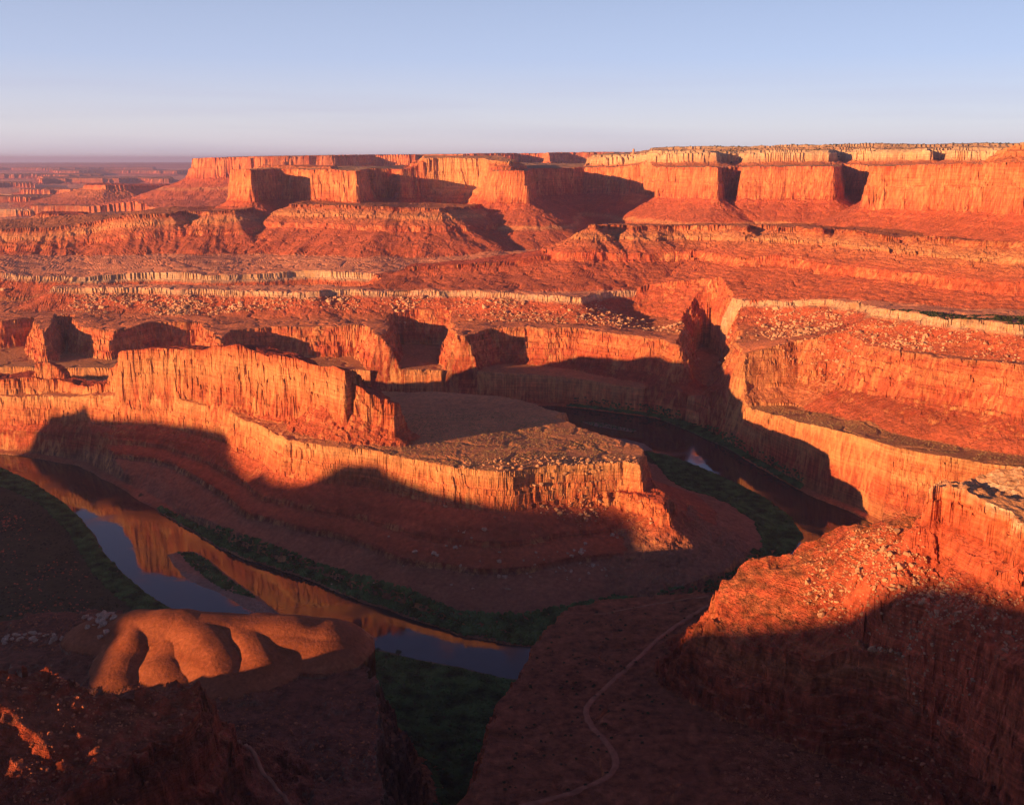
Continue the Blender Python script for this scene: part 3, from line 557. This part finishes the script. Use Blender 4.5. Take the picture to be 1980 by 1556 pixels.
# owner of a face; merge carve-outs into the plateau they cut
alias = {}
names = ['valley_floor'] + [l['name'] for l in LF] + ['shadow_caster_ridge', 'sandbar']
for i, nme in enumerate(names):
    if nme in ('side_canyon', 'far_canyon'): alias[i] = names.index('white_rim_plateau')
    if nme in ('clay_mounds', 'distant_tableland'): alias[i] = names.index(nme)
    if nme == 'peninsula_tip': alias[i] = names.index('peninsula')
    if nme == 'rock_fin_end': alias[i] = names.index('rock_fin')
OWN2 = OWN.copy()
for a, b in alias.items(): OWN2[OWN == a] = b
FO = OWN2.ravel()[FA[:, 0]]
def submesh(name, faces, mat, smooth=False, zshift=None):
    u, inv = np.unique(faces, return_inverse=True)
    v = VP[u].copy()
    if zshift is not None: v[:, 2] = zshift
    return mesh_obj(name, v, inv.reshape(-1, 4), mat, CV[u], smooth)
for k in np.unique(FO):
    L = GROUND if k == 0 else (LF + [LF_CASTER, LF_BAR])[k - 1]
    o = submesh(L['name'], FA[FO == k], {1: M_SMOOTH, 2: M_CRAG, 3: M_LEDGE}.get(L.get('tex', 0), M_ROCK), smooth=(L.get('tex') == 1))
    o['kind'] = 'structure'; o['label'] = L['label']

# ------------------------------------------------------------------ river
wet = (H < 0.6) & (DR < 30)
wf = (wet[:-1, :-1] | wet[1:, 1:] | wet[1:, :-1] | wet[:-1, 1:])
wf2 = wf.copy()
for _ in range(2):
    t = wf2.copy(); t[1:] |= wf2[:-1]; t[:-1] |= wf2[1:]; t[:, 1:] |= wf2[:, :-1]; t[:, :-1] |= wf2[:, 1:]; wf2 = t
mw = D.materials.new('river_water'); mw.use_nodes = True; t = mw.node_tree
b = t.nodes['Principled BSDF']; b.inputs['Base Color'].default_value = (0.045, 0.032, 0.026, 1); b.inputs['Roughness'].default_value = 0.06; b.inputs['IOR'].default_value = 1.33
geo = t.nodes.new('ShaderNodeNewGeometry'); n = t.nodes.new('ShaderNodeTexNoise'); n.inputs['Scale'].default_value = 0.05; n.inputs['Detail'].default_value = 4
t.links.new(geo.outputs['Position'], n.inputs['Vector'])
bp = t.nodes.new('ShaderNodeBump'); bp.inputs['Strength'].default_value = 0.6; bp.inputs['Distance'].default_value = 0.12; t.links.new(n.outputs['Fac'], bp.inputs['Height']); t.links.new(bp.outputs[0], b.inputs['Normal'])
n3 = t.nodes.new('ShaderNodeTexNoise'); n3.inputs['Scale'].default_value = 0.007; n3.inputs['Detail'].default_value = 3; n3.inputs['Distortion'].default_value = 1.5; t.links.new(geo.outputs['Position'], n3.inputs['Vector'])
rr3 = t.nodes.new('ShaderNodeMapRange'); rr3.inputs['From Min'].default_value = .48; rr3.inputs['From Max'].default_value = .68; rr3.inputs['To Min'].default_value = .04; rr3.inputs['To Max'].default_value = .22; t.links.new(n3.outputs['Fac'], rr3.inputs['Value']); t.links.new(rr3.outputs[0], b.inputs['Roughness'])
ro = submesh('river', FA[wf2.ravel()], mw, zshift=0.0, smooth=True); ro['kind'] = 'structure'; ro['label'] = 'calm brown river looping round the rock peninsula'

# ------------------------------------------------------------------ ground tests for scattering
def ground(x, y):
    h, o, dp, dr_ = height(np.atleast_1d(np.asarray(x, float)), np.atleast_1d(np.asarray(y, float)))
    return h, OWNNAME[o], dp, dr_
OWNNAME = np.array(names, dtype=object)
R = np.random.RandomState(11); random.seed(11)
def in_poly(n, pg, margin=0):
    P = np.array([(p[0], p[1]) for p in pg]); lo = P.min(0); hi = P.max(0)
    out = np.empty((0, 2))
    while len(out) < n:
        q = lo + R.rand(n * 3, 2) * (hi - lo)
        d, _, _ = sdf(q[:, 0], q[:, 1], pg)
        out = np.vstack([out, q[d < -margin]])
    return out[:n]
def plain(name, rgb, rough=0.95, var=0.35, scale=0.3, translucent=False):
    m = D.materials.new(name); m.use_nodes = True; t = m.node_tree; N = t.nodes; b = N['Principled BSDF']
    b.inputs['Roughness'].default_value = rough; b.inputs['Specular IOR Level'].default_value = 0.1
    geo = N.new('ShaderNodeNewGeometry'); n = N.new('ShaderNodeTexNoise'); n.inputs['Scale'].default_value = scale; n.inputs['Detail'].default_value = 4
    t.links.new(geo.outputs['Position'], n.inputs['Vector'])
    r = N.new('ShaderNodeMapRange'); r.inputs['From Min'].default_value = .3; r.inputs['From Max'].default_value = .7; r.inputs['To Min'].default_value = 1 - var; r.inputs['To Max'].default_value = 1 + var
    t.links.new(n.outputs['Fac'], r.inputs['Value'])
    v = N.new('ShaderNodeVectorMath'); v.operation = 'SCALE'; v.inputs[0].default_value = rgb; t.links.new(r.outputs[0], v.inputs['Scale']); t.links.new(v.outputs[0], b.inputs['Base Color'])
    return m
def tag(o, label, cat=None, group=None, kind=None):
    if label: o['label'] = label
    if cat: o['category'] = cat
    if group: o['group'] = group
    if kind: o['kind'] = kind
    return o
# ------------------------------------------------------------------ boulders
import bmesh
def rock_proto(seed):
    r = random.Random(seed); bm = bmesh.new()
    ax = (1, r.uniform(.6, 1), r.uniform(.45, .8))
    for _ in range(16):
        v = [r.uniform(-1, 1) for _ in range(3)]
        m = max(abs(c) for c in v); v = [c / m * r.uniform(.75, 1) * .5 for c in v]
        bm.verts.new([v[i] * ax[i] for i in range(3)])
    res = bmesh.ops.convex_hull(bm, input=bm.verts)
    bmesh.ops.delete(bm, geom=[g for g in res['geom_interior'] if isinstance(g, bmesh.types.BMVert)], context='VERTS')
    bmesh.ops.triangulate(bm, faces=bm.faces[:])
    bmesh.ops.bevel(bm, geom=bm.edges[:], offset=.035, segments=1, affect='EDGES')
    bmesh.ops.triangulate(bm, faces=bm.faces[:])
    me = D.meshes.new('boulder'); bm.to_mesh(me); bm.free()
    v = np.empty(len(me.vertices) * 3, np.float32); me.vertices.foreach_get('co', v)
    f = np.array([p.vertices[:] for p in me.polygons])
    return me, v.reshape(-1, 3), f
PROTO = [rock_proto(i) for i in range(9)]
M_BR = plain('boulder_tan', (.50, .27, .15), scale=.5); M_BP = plain('boulder_pale', (.50, .32, .22), scale=.5)
M_BT = plain('boulder_rim', (.52, .28, .16), scale=.02, var=.4)
protos_by_mat = {}
def boulder_mesh(i, mat):
    k = (i, mat.name)
    if k not in protos_by_mat:
        me = PROTO[i][0].copy(); me.materials.clear(); me.materials.append(mat); protos_by_mat[k] = me
    return protos_by_mat[k]
def rotm(a, b, c):
    ca, sa, cb, sb, cc, sc2 = math.cos(a), math.sin(a), math.cos(b), math.sin(b), math.cos(c), math.sin(c)
    return np.array([[cc * cb, cc * sb * sa - sc2 * ca, cc * sb * ca + sc2 * sa], [sc2 * cb, sc2 * sb * sa + cc * ca, sc2 * sb * ca - cc * sa], [-sb, cb * sa, cb * ca]])
def boulders_single(pts, sizes, mat, labelf, group):
    h, on, dp, _ = ground(pts[:, 0], pts[:, 1])
    for (x, y), z, sz in zip(pts, h, sizes):
        o = D.objects.new('boulder', boulder_mesh(R.randint(9), mat)); COL.objects.link(o)
        o.location = (x, y, z + sz * .12); o.scale = (sz, sz, sz); o.rotation_euler = (R.uniform(-.4, .4), R.uniform(-.4, .4), R.uniform(0, 6.28))
        tag(o, labelf(x, y, z, sz), 'boulder', group)
def boulders_stuff(name, pts, sizes, mat, label):
    h, on, dp, _ = ground(pts[:, 0], pts[:, 1]); vs = []; fs = []; n = 0
    for (x, y), z, sz in zip(pts, h, sizes):
        _, v, f = PROTO[R.randint(9)]
        v = (v * sz) @ rotm(R.uniform(-.4, .4), R.uniform(-.4, .4), R.uniform(0, 6.28)).T + (x, y, z + sz * .1)
        vs.append(v); fs.append(f + n); n += len(v)
    o = mesh_obj(name, np.concatenate(vs), np.concatenate(fs), mat); tag(o, label, kind='stuff'); return o
def pick(n, area, cond, grow=6):
    q = in_poly(n * grow, area); h, on, dp, dr_ = ground(q[:, 0], q[:, 1])
    q = q[cond(q, h, on, dp, dr_)]
    return q[:n]
# ridge at the right
areaR = [V(1555, 1050, 250), V(1700, 1015, 280), V(1800, 1040, 300), V(1900, 1120, 290), V(1990, 1250, 250), V(1980, 1380, 210), V(1860, 1330, 215), V(1720, 1200, 240), V(1560, 1150, 225)]
# more of them where they really gather: a few clusters
def clustered(n, area, cl, spread, cond):
    c = in_poly(cl, area); q = c[R.randint(cl, size=n * 5)] + R.randn(n * 5, 2) * spread
    d, _, _ = sdf(q[:, 0], q[:, 1], area); h, on, dp, dr_ = ground(q[:, 0], q[:, 1])
    q = q[(d < 5) & cond(q, h, on, dp, dr_)]; return q[:n]
okR = lambda q, h, on, dp, dr_: (on == 'boulder_ridge') | ((on == 'ledge_cap') & (dp > 35))
pR = clustered(170, areaR, 16, 15, okR)
def labR(x, y, z, sz):
    u = x * SY - y * SX; lit = z + (x * SX + y * SY + 1500) * math.tan(SUN_EL) > np.interp(u, [c[0] for c in CREST], [c[1] for c in CREST])
    a = 'large' if sz > 5 else 'medium-sized' if sz > 3.4 else 'small'; w_ = 'left' if x < 300 else 'middle' if x < 350 else 'right'
    f_ = 'back' if y > 790 else 'front'
    return ('%s tan angular boulder at the %s %s of the sunlit top of the right ridge' if lit else '%s tan angular boulder at the %s %s of the shadowed slope of the right ridge') % (a, w_, f_)
boulders_single(pR, np.clip(R.lognormal(math.log(3.6), .4, len(pR)), 2.2, 9), M_BR, labR, 'boulders scattered over the right ridge')
pR2 = clustered(1700, areaR, 34, 20, okR)
boulders_stuff('rubble', pR2, np.clip(R.lognormal(math.log(1.6), .4, len(pR2)), .7, 3), M_BR, 'small rubble between the boulders on the right ridge')
# peninsula talus
areaP = [V(620, 1090, 30), V(800, 1020, 60), V(1000, 1000, 70), V(1250, 1030, 60), V(1350, 1060, 40), V(1250, 1110, 15), V(1000, 1160, 10), V(780, 1150, 12), V(640, 1130, 12)]
pP = clustered(70, areaP, 22, 22, lambda q, h, on, dp, dr_: (on == 'peninsula') & (dp > 60))
boulders_single(pP, np.clip(R.lognormal(math.log(4.2), .4, len(pP)), 2.5, 9), M_BP,
                lambda x, y, z, sz: '%s pale boulder on the %s of the shadowed %s slope of the peninsula' % ('big' if sz > 6.5 else 'middling' if sz > 4.5 else 'small', 'left side' if x < -40 else 'middle' if x < 80 else 'right side', 'upper' if z > 45 else 'lower'), 'pale boulders on the peninsula talus')
# pale ledge blocks beside the clay mounds
areaL = [V(160, 1165, 118), V(225, 1168, 122), V(232, 1200, 122), V(200, 1250, 120), V(170, 1240, 116), V(158, 1200, 114)]
pL = in_poly(26, areaL)
boulders_single(pL, R.uniform(5, 10, len(pL)), M_BP, lambda x, y, z, sz: '%s rounded whitish block at the %s left edge of the clay mounds' % ('large' if sz > 8.4 else 'medium-sized' if sz > 6.6 else 'small', 'far' if y > 950 else 'near'), 'whitish ledge blocks left of the clay mounds')
areaL2 = [V(0, 1228, 100), V(60, 1232, 100), V(120, 1245, 100), V(140, 1262, 100), V(60, 1262, 100), V(0, 1255, 100)]
pL2 = in_poly(24, areaL2)
boulders_single(pL2, R.uniform(4, 9, len(pL2)), M_BP, lambda x, y, z, sz: '%s whitish block in the row of pale rocks beside the dark ridge, %s end' % ('large' if sz > 7 else 'small', 'left' if x < -430 else 'right'), 'whitish ledge blocks at the far left')
# boulder aprons under the pale rim
for (ar, n, sz) in [([V(110, 565, 190), V(620, 572, 190), V(700, 575, 190), V(700, 612, 150), V(120, 612, 150)], 1500, 5.2),
                    ([V(620, 572, 190), V(1120, 580, 195), V(1250, 585, 210), V(1250, 640, 160), V(700, 612, 160)], 900, 5),
                    ([V(1250, 580, 225), V(1620, 588, 240), V(1660, 600, 260), V(1560, 650, 225), V(1300, 640, 180)], 800, 5),
                    ([V(1500, 650, 225), V(1690, 605, 280), V(1980, 640, 300), V(1980, 700, 265), V(1700, 660, 250)], 800, 3.6),
                    ([V(-20, 540, 200), V(700, 532, 200), V(740, 545, 200), V(700, 556, 200), V(-20, 556, 190)], 300, 5)]:
    q = clustered(n, ar, 30, 30, lambda q, h, on, dp, dr_: (on == 'white_rim_plateau') & (dp > 19) & (dp < 84) | ((on == 'red_cliffs') & (dp < 3) & (R.rand(len(h)) < .15)))
    boulders_stuff('boulder_field', q, np.clip(R.lognormal(math.log(sz), .5, len(q)), 2, 18), M_BT, 'tumbled pale blocks covering the slope under the pale rim cliff')

M_BD = plain('rubble_red', (.40, .13, .065), scale=.2, var=.5)
for ar, n, sp_, lo, hi, on_ in [([V(0, 1280, 250), V(110, 1275, 245), V(380, 1345, 205), V(380, 1420, 195), V(200, 1556, 205), V(0, 1556, 215)], 900, 14, .8, 4.5, 'near_ridge'),
        ([V(0, 1200, 95), V(160, 1180, 105), V(230, 1260, 120), V(0, 1270, 100)], 350, 18, 1, 4, 'shadowed_terrace'),
        ([V(400, 1330, 118), V(640, 1240, 118), V(750, 1330, 112), V(740, 1480, 112), V(760, 1556, 115), V(420, 1556, 120)], 900, 16, .8, 4.5, 'shadowed_terrace'),
        ([V(1380, 1230, 190), V(1700, 1250, 205), V(1980, 1300, 205), V(1990, 1600, 150), V(1500, 1600, 140), V(1370, 1440, 135)], 1800, 16, .9, 5, None),
        ([V(1040, 1262, 132), V(1110, 1190, 132), V(1370, 1165, 132), V(1345, 1260, 132), V(1350, 1450, 132), V(1450, 1556, 132), V(960, 1556, 132), V(945, 1440, 132)], 700, 12, .5, 2.2, 'terrace')]:
    q = clustered(n, ar, 34, sp_, lambda q, h, on, dp, dr_: (on == on_) if on_ else (on != 'xx'))
    boulders_stuff('rubble', q, np.clip(R.lognormal(math.log(lo * 1.7), .5, len(q)), lo, hi), M_BD, 'broken red rock fragments strewn over the shadowed foreground')
q = clustered(420, areaP[:4] + [V(1300, 985, 90), V(1240, 930, 100), V(980, 925, 110)], 26, 14, lambda q, h, on, dp, dr_: (on == 'peninsula') | (on == 'peninsula_tip'))
boulders_stuff('rubble', q, np.clip(R.lognormal(math.log(3.2), .5, len(q)), 1.4, 9), M_BR, 'fallen caprock blocks below the rim of the peninsula')
# ------------------------------------------------------------------ brush, shrubs, trees
def dome(seed):
    r = random.Random(seed); bm = bmesh.new(); bmesh.ops.create_icosphere(bm, subdivisions=2, radius=.5)
    for v in bm.verts:
        v.co *= r.uniform(.72, 1.22)
        v.co.z = max(v.co.z, -.12)
    bmesh.ops.delete(bm, geom=[f for f in bm.faces if all(v.co.z < -.1 for v in f.verts)], context='FACES')
    v = np.array([q.co[:] for q in bm.verts]); bm.verts.index_update(); f = np.array([[q.index for q in p.verts] for p in bm.faces]); bm.free(); return v, f
DOMES = [dome(i) for i in range(6)]
M_BRUSH = plain('brush_green', (.06, .115, .035), var=.7, scale=.05); M_OLIVE = plain('shrub_olive', (.34, .22, .09), var=.4, scale=.1); M_DKG = plain('shrub_dark', (.035, .045, .02), var=.4)
def clumps(name, pts, sizes, mat, label, squash=.75, lift=0.0):
    h, on, dp, dr_ = ground(pts[:, 0], pts[:, 1]); vs = []; fs = []; n = 0
    for (x, y), z, sz in zip(pts, h, sizes):
        v, f = DOMES[R.randint(6)]
        a = R.uniform(0, 6.28); c, s_ = math.cos(a), math.sin(a)
        w_ = v * (sz, sz * R.uniform(.7, 1), sz * squash * R.uniform(.7, 1.3))
        w_ = np.stack([w_[:, 0] * c - w_[:, 1] * s_, w_[:, 0] * s_ + w_[:, 1] * c, w_[:, 2]], -1) + (x, y, z + lift)
        vs.append(w_); fs.append(f + n); n += len(v)
    o = mesh_obj(name, np.concatenate(vs), np.concatenate(fs), mat); tag(o, label, kind='stuff'); return o
dry = lambda lo, hi: (lambda q, h, on, dp, dr_: (dr_ > lo) & (dr_ < hi) & (h > .6) & (h < 24) & ((on == 'valley_floor') | (dr_ < 30) | (h < 14)))
V1 = [V(a, b, 3) for a, b in [(1250, 872), (1300, 883), (1360, 906), (1420, 932), (1480, 962), (1530, 1000), (1556, 1040), (1500, 1095), (1420, 1150), (1300, 1190), (1160, 1215), (1040, 1250), (980, 1246), (900, 1230), (800, 1197), (700, 1162), (640, 1138), (560, 1106), (480, 1083), (420, 1056), (360, 1020), (300, 985),
      (310, 980), (375, 1012), (440, 1044), (560, 1088), (700, 1136), (830, 1168), (950, 1184), (1080, 1174), (1180, 1156), (1290, 1138), (1360, 1110), (1430, 1070), (1452, 1030), (1400, 1000), (1340, 965), (1290, 925)]]
V2 = [V(a, b, 3) for a, b in [(1080, 784), (1130, 790), (1200, 799), (1270, 808), (1330, 833), (1400, 864), (1470, 905), (1545, 948), (1560, 928), (1480, 880), (1400, 843), (1330, 818), (1270, 794), (1200, 786), (1130, 782)]]
V3 = [V(a, b, 3) for a, b in [(-40, 895), (0, 903), (60, 930), (120, 970), (165, 1010), (200, 1065), (240, 1110), (290, 1152), (340, 1185), (260, 1180), (200, 1130), (165, 1085), (135, 1030), (80, 975), (0, 938), (-40, 930)]]
V4 = [V(a, b, 3) for a, b in [(680, 1250), (760, 1264), (830, 1280), (900, 1295), (990, 1312), (1030, 1330), (960, 1420), (950, 1500), (900, 1600), (740, 1600), (700, 1500), (700, 1400), (690, 1330)]]
V5 = [V(a, b, 2) for a, b in [(345, 1067), (376, 1067), (400, 1082), (437, 1114), (482, 1144), (495, 1155), (440, 1142), (410, 1125), (385, 1105), (365, 1090)]]
V6 = [V(a, b, 3) for a, b in [(840, 757), (920, 757), (930, 768), (850, 768)]]
for pg, n, lo, hi, a, b in [(V1, 12500, 2, 400, 3.5, 8), (V2, 3200, 2, 60, 4, 8), (V3, 3000, 1, 60, 3.5, 8), (V4, 8500, 1, 900, 2.5, 6), (V5, 600, -99, 99, 3, 6), (BAR2, 120, -99, 99, 3, 5)]:
    q = pick(int(n * min(1, Q + .2)), pg, dry(lo, hi) if lo > -9 else (lambda q, h, on, dp, dr_: h > .2), grow=2)
    clumps('riverside_brush', q, R.uniform(a, b, len(q)), M_BRUSH, 'dense dark green brush along the river bank')
# scattered desert scrub as ground cover
areas = [([V(640, 870, 147), V(960, 915, 145), V(1230, 897, 142), V(1180, 850, 134), V(1060, 806, 127), V(900, 790, 120), V(780, 800, 125), V(790, 845, 146)], 4200, 1.0, 2.4, M_OLIVE, 'peninsula'),
         ([V(1330, 768, 64), V(1600, 832, 126), V(1980, 905, 140), V(1980, 870, 128), V(1700, 820, 120), V(1450, 775, 84)], 1500, 1.0, 2.4, M_OLIVE, 'canyon_bench'),
         ([V(1700, 594, 300), V(1980, 620, 317), V(2100, 622, 317), V(2100, 604, 317), V(1980, 594, 317), V(1800, 590, 310)], 1300, 3, 6, M_DKG, 'white_rim_plateau'),
         ([G(1250, 6500, 665), G(1250, 5300, 640), G(1600, 5150, 644), G(2100, 4600, 655), G(2100, 6500, 690), G(1600, 7500, 690)], 1800, 5, 12, M_DKG, None)]
for ar, n, a, b, m_, on_ in areas:
    q = pick(n, ar, (lambda q, h, on, dp, dr_: ((on == on_) if on_ else True) & ((dp < 1.5) | (on_ is None)) & (fbm(q[:, 0], q[:, 1], 60 if on_ else 300, 2, 900) > -.25)), grow=4)
    clumps('desert_scrub', q, R.uniform(a, b, len(q)), m_, 'sparse low scrub dotting the flat rock')
q = pick(1100, [V(-20, 950, 8), (-760, 1700, 8), V(150, 1065, 8), V(240, 1160, 20), V(150, 1185, 60), V(-20, 1200, 80)], lambda q, h, on, dp, dr_: (dr_ > 12) & (fbm(q[:, 0], q[:, 1], 70, 2, 901) > -.2), grow=4)
clumps('desert_scrub', q, R.uniform(1.5, 4, len(q)), M_DKG, 'dark scrub scattered over the shadowed bank at the left')
q = clustered(500, [V(-20, 960, 8), V(130, 1060, 8), V(230, 1160, 20), V(-20, 1200, 80)], 20, 30, lambda q, h, on, dp, dr_: dr_ > 12)
boulders_stuff('rubble', q, np.clip(R.lognormal(math.log(2.2), .5, len(q)), 1, 6), M_BD, 'broken red rock fragments on the shadowed bank at the left')
# shrubs one can tell apart on the terrace
def shrub_mesh(seed, rad=1.0, h=.8, n=150):
    r = random.Random(seed); vs = []; fs = []
    for i in range(n):
        th = r.uniform(0, 6.28); el_ = r.uniform(0, 1.3); rr_ = rad * r.uniform(.4, 1)
        c = (rr_ * math.cos(th) * math.cos(el_), rr_ * math.sin(th) * math.cos(el_), h * rr_ * math.sin(el_) + .1)
        k = len(vs); sz = .22 * rad
        for _ in range(3): vs.append(tuple(c[j] + r.uniform(-sz, sz) for j in range(3)))
        fs.append((k, k + 1, k + 2))
    me = D.meshes.new('shrub'); me.from_pydata(vs, [], fs); me.materials.append(M_DKG); return me
SH = [shrub_mesh(i) for i in range(5)]
areaT = [V(1040, 1262, 132), V(1110, 1190, 132), V(1180, 1175, 132), V(1370, 1165, 132), V(1345, 1260, 132), V(1260, 1420, 132), V(1180, 1540, 132), V(960, 1540, 132), V(945, 1440, 132)]
qT = pick(170, areaT, lambda q, h, on, dp, dr_: (on == 'terrace') & (dp < 3), grow=5)
hT = ground(qT[:, 0], qT[:, 1])[0]
for (x, y), z in zip(qT, hT):
    o = D.objects.new('shrub', SH[R.randint(5)]); COL.objects.link(o); k = R.uniform(.9, 2.1)
    o.location = (x, y, z - .1); o.scale = (k, k, k); o.rotation_euler = (0, 0, R.uniform(0, 6))
    tag(o, '%s dark shrub on the %s part of the red terrace, %s of the dirt road' % ('large' if k > 1.5 else 'small', 'far' if y > 930 else 'middle' if y > 800 else 'near', 'left' if x < np.interp(y, [720, 800, 850, 950, 1050], [85, 95, 75, 120, 200]) else 'right'), 'shrub', 'shrubs dotted over the red terrace')
# two trees on the gorge bank
M_LEAF = plain('cottonwood_leaves', (.06, .10, .03), var=.4); M_BARK = plain('bark', (.16, .11, .07))
def tree(px, py, hgt, label):
    x, y, _ = V(px, py, 5); z = float(ground(x, y)[0][0])
    e = D.objects.new('cottonwood_tree', None); COL.objects.link(e); e.location = (x, y, z); tag(e, label, 'tree', 'trees on the river bank')
    r = random.Random(int(px)); bm = bmesh.new()
    def limb(a, b, r0, r1):
        d = np.array(b) - np.array(a); L_ = np.linalg.norm(d); d = d / L_; u_ = np.cross(d, (0, 1, .3)); u_ /= np.linalg.norm(u_); w2 = np.cross(d, u_); ring = []
        for p, rad in ((a, r0), (b, r1)):
            ring.append([bm.verts.new(np.array(p) + rad * (math.cos(t_) * u_ + math.sin(t_) * w2)) for t_ in np.linspace(0, 2 * math.pi, 7)[:-1]])
        for i in range(6): bm.faces.new((ring[0][i], ring[0][(i + 1) % 6], ring[1][(i + 1) % 6], ring[1][i]))
    limb((0, 0, -.3), (0.1, 0, hgt * .45), hgt * .035, hgt * .022); tips = []
    for i in range(6):
        a = i * 1.05 + r.random(); t_ = (math.cos(a) * hgt * .25, math.sin(a) * hgt * .25, hgt * r.uniform(.6, .85)); limb((0.1, 0, hgt * r.uniform(.3, .45)), t_, hgt * .018, hgt * .006); tips.append(t_)
    me = D.meshes.new('trunk'); bm.to_mesh(me); bm.free(); me.materials.append(M_BARK); o = D.objects.new('trunk', me); COL.objects.link(o); o.parent = e
    vs = []; fs = []
    for i in range(1500):
        c = r.choice(tips + [(0, 0, hgt * .75)]); q_ = [r.gauss(0, hgt * .10) for _ in range(3)]; k = len(vs); s2 = hgt * .03
        for _ in range(3): vs.append(tuple(c[j] + q_[j] + r.uniform(-s2, s2) for j in range(3)))
        fs.append((k, k + 1, k + 2))
    me = D.meshes.new('crown'); me.from_pydata(vs, [], fs); me.materials.append(M_LEAF); o = D.objects.new('crown', me); COL.objects.link(o); o.parent = e
tree(730, 1262, 9, 'smaller round tree at the water edge of the green gorge floor, nearer the mounds')
tree(771, 1268, 11, 'taller tree at the water edge of the green gorge floor, nearer the terrace')
# ------------------------------------------------------------------ dirt roads
def road(name, path, width, label, z0=132, col=(.38, .13, .075)):
    W = [V(a, b, z0) for a, b in path]
    for _ in range(3):                                    # re-measure with the real ground height
        hh = ground([p[0] for p in W], [p[1] for p in W])[0]; W = [V(a, b, float(h_)) for (a, b), h_ in zip(path, hh)]
    P = np.array(W)[:, :2]; t_ = np.concatenate([[0], np.cumsum(np.linalg.norm(np.diff(P, axis=0), axis=1))])
    n = int(t_[-1] / 2.5); tt = np.linspace(0, t_[-1], n)
    # smooth curve through the points
    cx_ = np.interp(tt, t_, P[:, 0]); cy_ = np.interp(tt, t_, P[:, 1]); k = np.hanning(17); k /= k.sum()
    cx_ = np.convolve(np.pad(cx_, 8, mode='reflect', reflect_type='odd'), k, 'valid'); cy_ = np.convolve(np.pad(cy_, 8, mode='reflect', reflect_type='odd'), k, 'valid')
    tx = np.gradient(cx_); ty = np.gradient(cy_); l_ = np.hypot(tx, ty); nx_ = -ty / l_; ny_ = tx / l_
    rows = []
    for s_ in np.linspace(-.5, .5, 6):
        x_ = cx_ + nx_ * s_ * width; y_ = cy_ + ny_ * s_ * width; rows.append((x_, y_, ground(x_, y_)[0]))
    A = np.array(rows)                                   # 6 x 3 x n
    zc = A[:, 2].max(0); A[:, 2] = zc[None] + .35
    A[0, 2] -= 1.2; A[-1, 2] -= 1.2
    vs = A.transpose(2, 0, 1).reshape(-1, 3); ii = np.arange(n * 6).reshape(n, 6)
    f = np.stack([ii[:-1, :-1], ii[1:, :-1], ii[1:, 1:], ii[:-1, 1:]], -1).reshape(-1, 4)
    o = mesh_obj(name, vs, f, plain(name, col, var=.25, scale=.15), smooth=True); return tag(o, label, kind='structure')
road('dirt_road', [(1400, 1158), (1365, 1172), (1330, 1195), (1290, 1222), (1245, 1262), (1205, 1300), (1165, 1335), (1140, 1358), (1131, 1375), (1140, 1398), (1165, 1425), (1185, 1450), (1195, 1470), (1190, 1488), (1170, 1505), (1130, 1522), (1080, 1540), (1030, 1552), (985, 1566)], 6.5, 'dirt road winding across the shadowed red terrace')
road('dirt_track', [(1150, 1188), (1200, 1180), (1260, 1168), (1320, 1158), (1370, 1153)], 3, 'faint track along the far edge of the red terrace', col=(.38, .15, .085))
road('gorge_track', [(440, 1424), (470, 1450), (500, 1484), (530, 1520), (560, 1560), (580, 1600)], 4, 'pale track running down the shadowed terrace at the lower left', z0=120, col=(.36, .15, .09))
# ------------------------------------------------------------------ rock spire on the skyline
x, y, _ = G(1225, 5650, 640); z = float(ground(x, y)[0][0])
bm = bmesh.new(); prev = None
for zz, rad in [(-6, 17), (4, 12), (10, 6), (16, 5), (22, 6.5), (27, 4.5), (31, 1)]:
    ring = [bm.verts.new((rad * (1 + .2 * math.sin(3 * a + zz)) * math.cos(a), rad * (1 + .2 * math.cos(2 * a + zz)) * math.sin(a), zz)) for a in np.linspace(0, 2 * math.pi, 11)[:-1]]
    if prev:
        for i in range(10): bm.faces.new((prev[i], prev[(i + 1) % 10], ring[(i + 1) % 10], ring[i]))
    prev = ring
bm.faces.new(prev); me = D.meshes.new('rock_spire'); bm.to_mesh(me); bm.free(); me.materials.append(M_BR)
o = D.objects.new('rock_spire', me); COL.objects.link(o); o.location = (x, y, z); tag(o, 'small dark rock spire standing alone on the skyline right of centre', 'rock spire')
# ------------------------------------------------------------------ haze
if not os.environ.get('NOHAZE'):
    top = float(H.max()) + 30; bot = float(H.min()) - 1; e_ = RMAX * 1.03
    bm = bmesh.new(); bmesh.ops.create_cube(bm, size=1.0); me = D.meshes.new('haze'); bm.to_mesh(me); bm.free()
    o = D.objects.new('haze', me); COL.objects.link(o); o.scale = (2 * e_, 2 * e_, top - bot); o.location = (0, 0, (top + bot) / 2)
    m = D.materials.new('haze'); m.use_nodes = True; t = m.node_tree; t.nodes.remove(t.nodes['Principled BSDF'])
    pv = t.nodes.new('ShaderNodeVolumePrincipled'); pv.inputs['Density'].default_value = 2.5e-5; pv.inputs['Color'].default_value = (.74, .68, 1.0, 1); pv.inputs['Anisotropy'].default_value = 0.4
    t.links.new(pv.outputs[0], t.nodes['Material Output'].inputs['Volume']); me.materials.append(m); tag(o, 'thin lavender morning haze filling the air', kind='stuff')
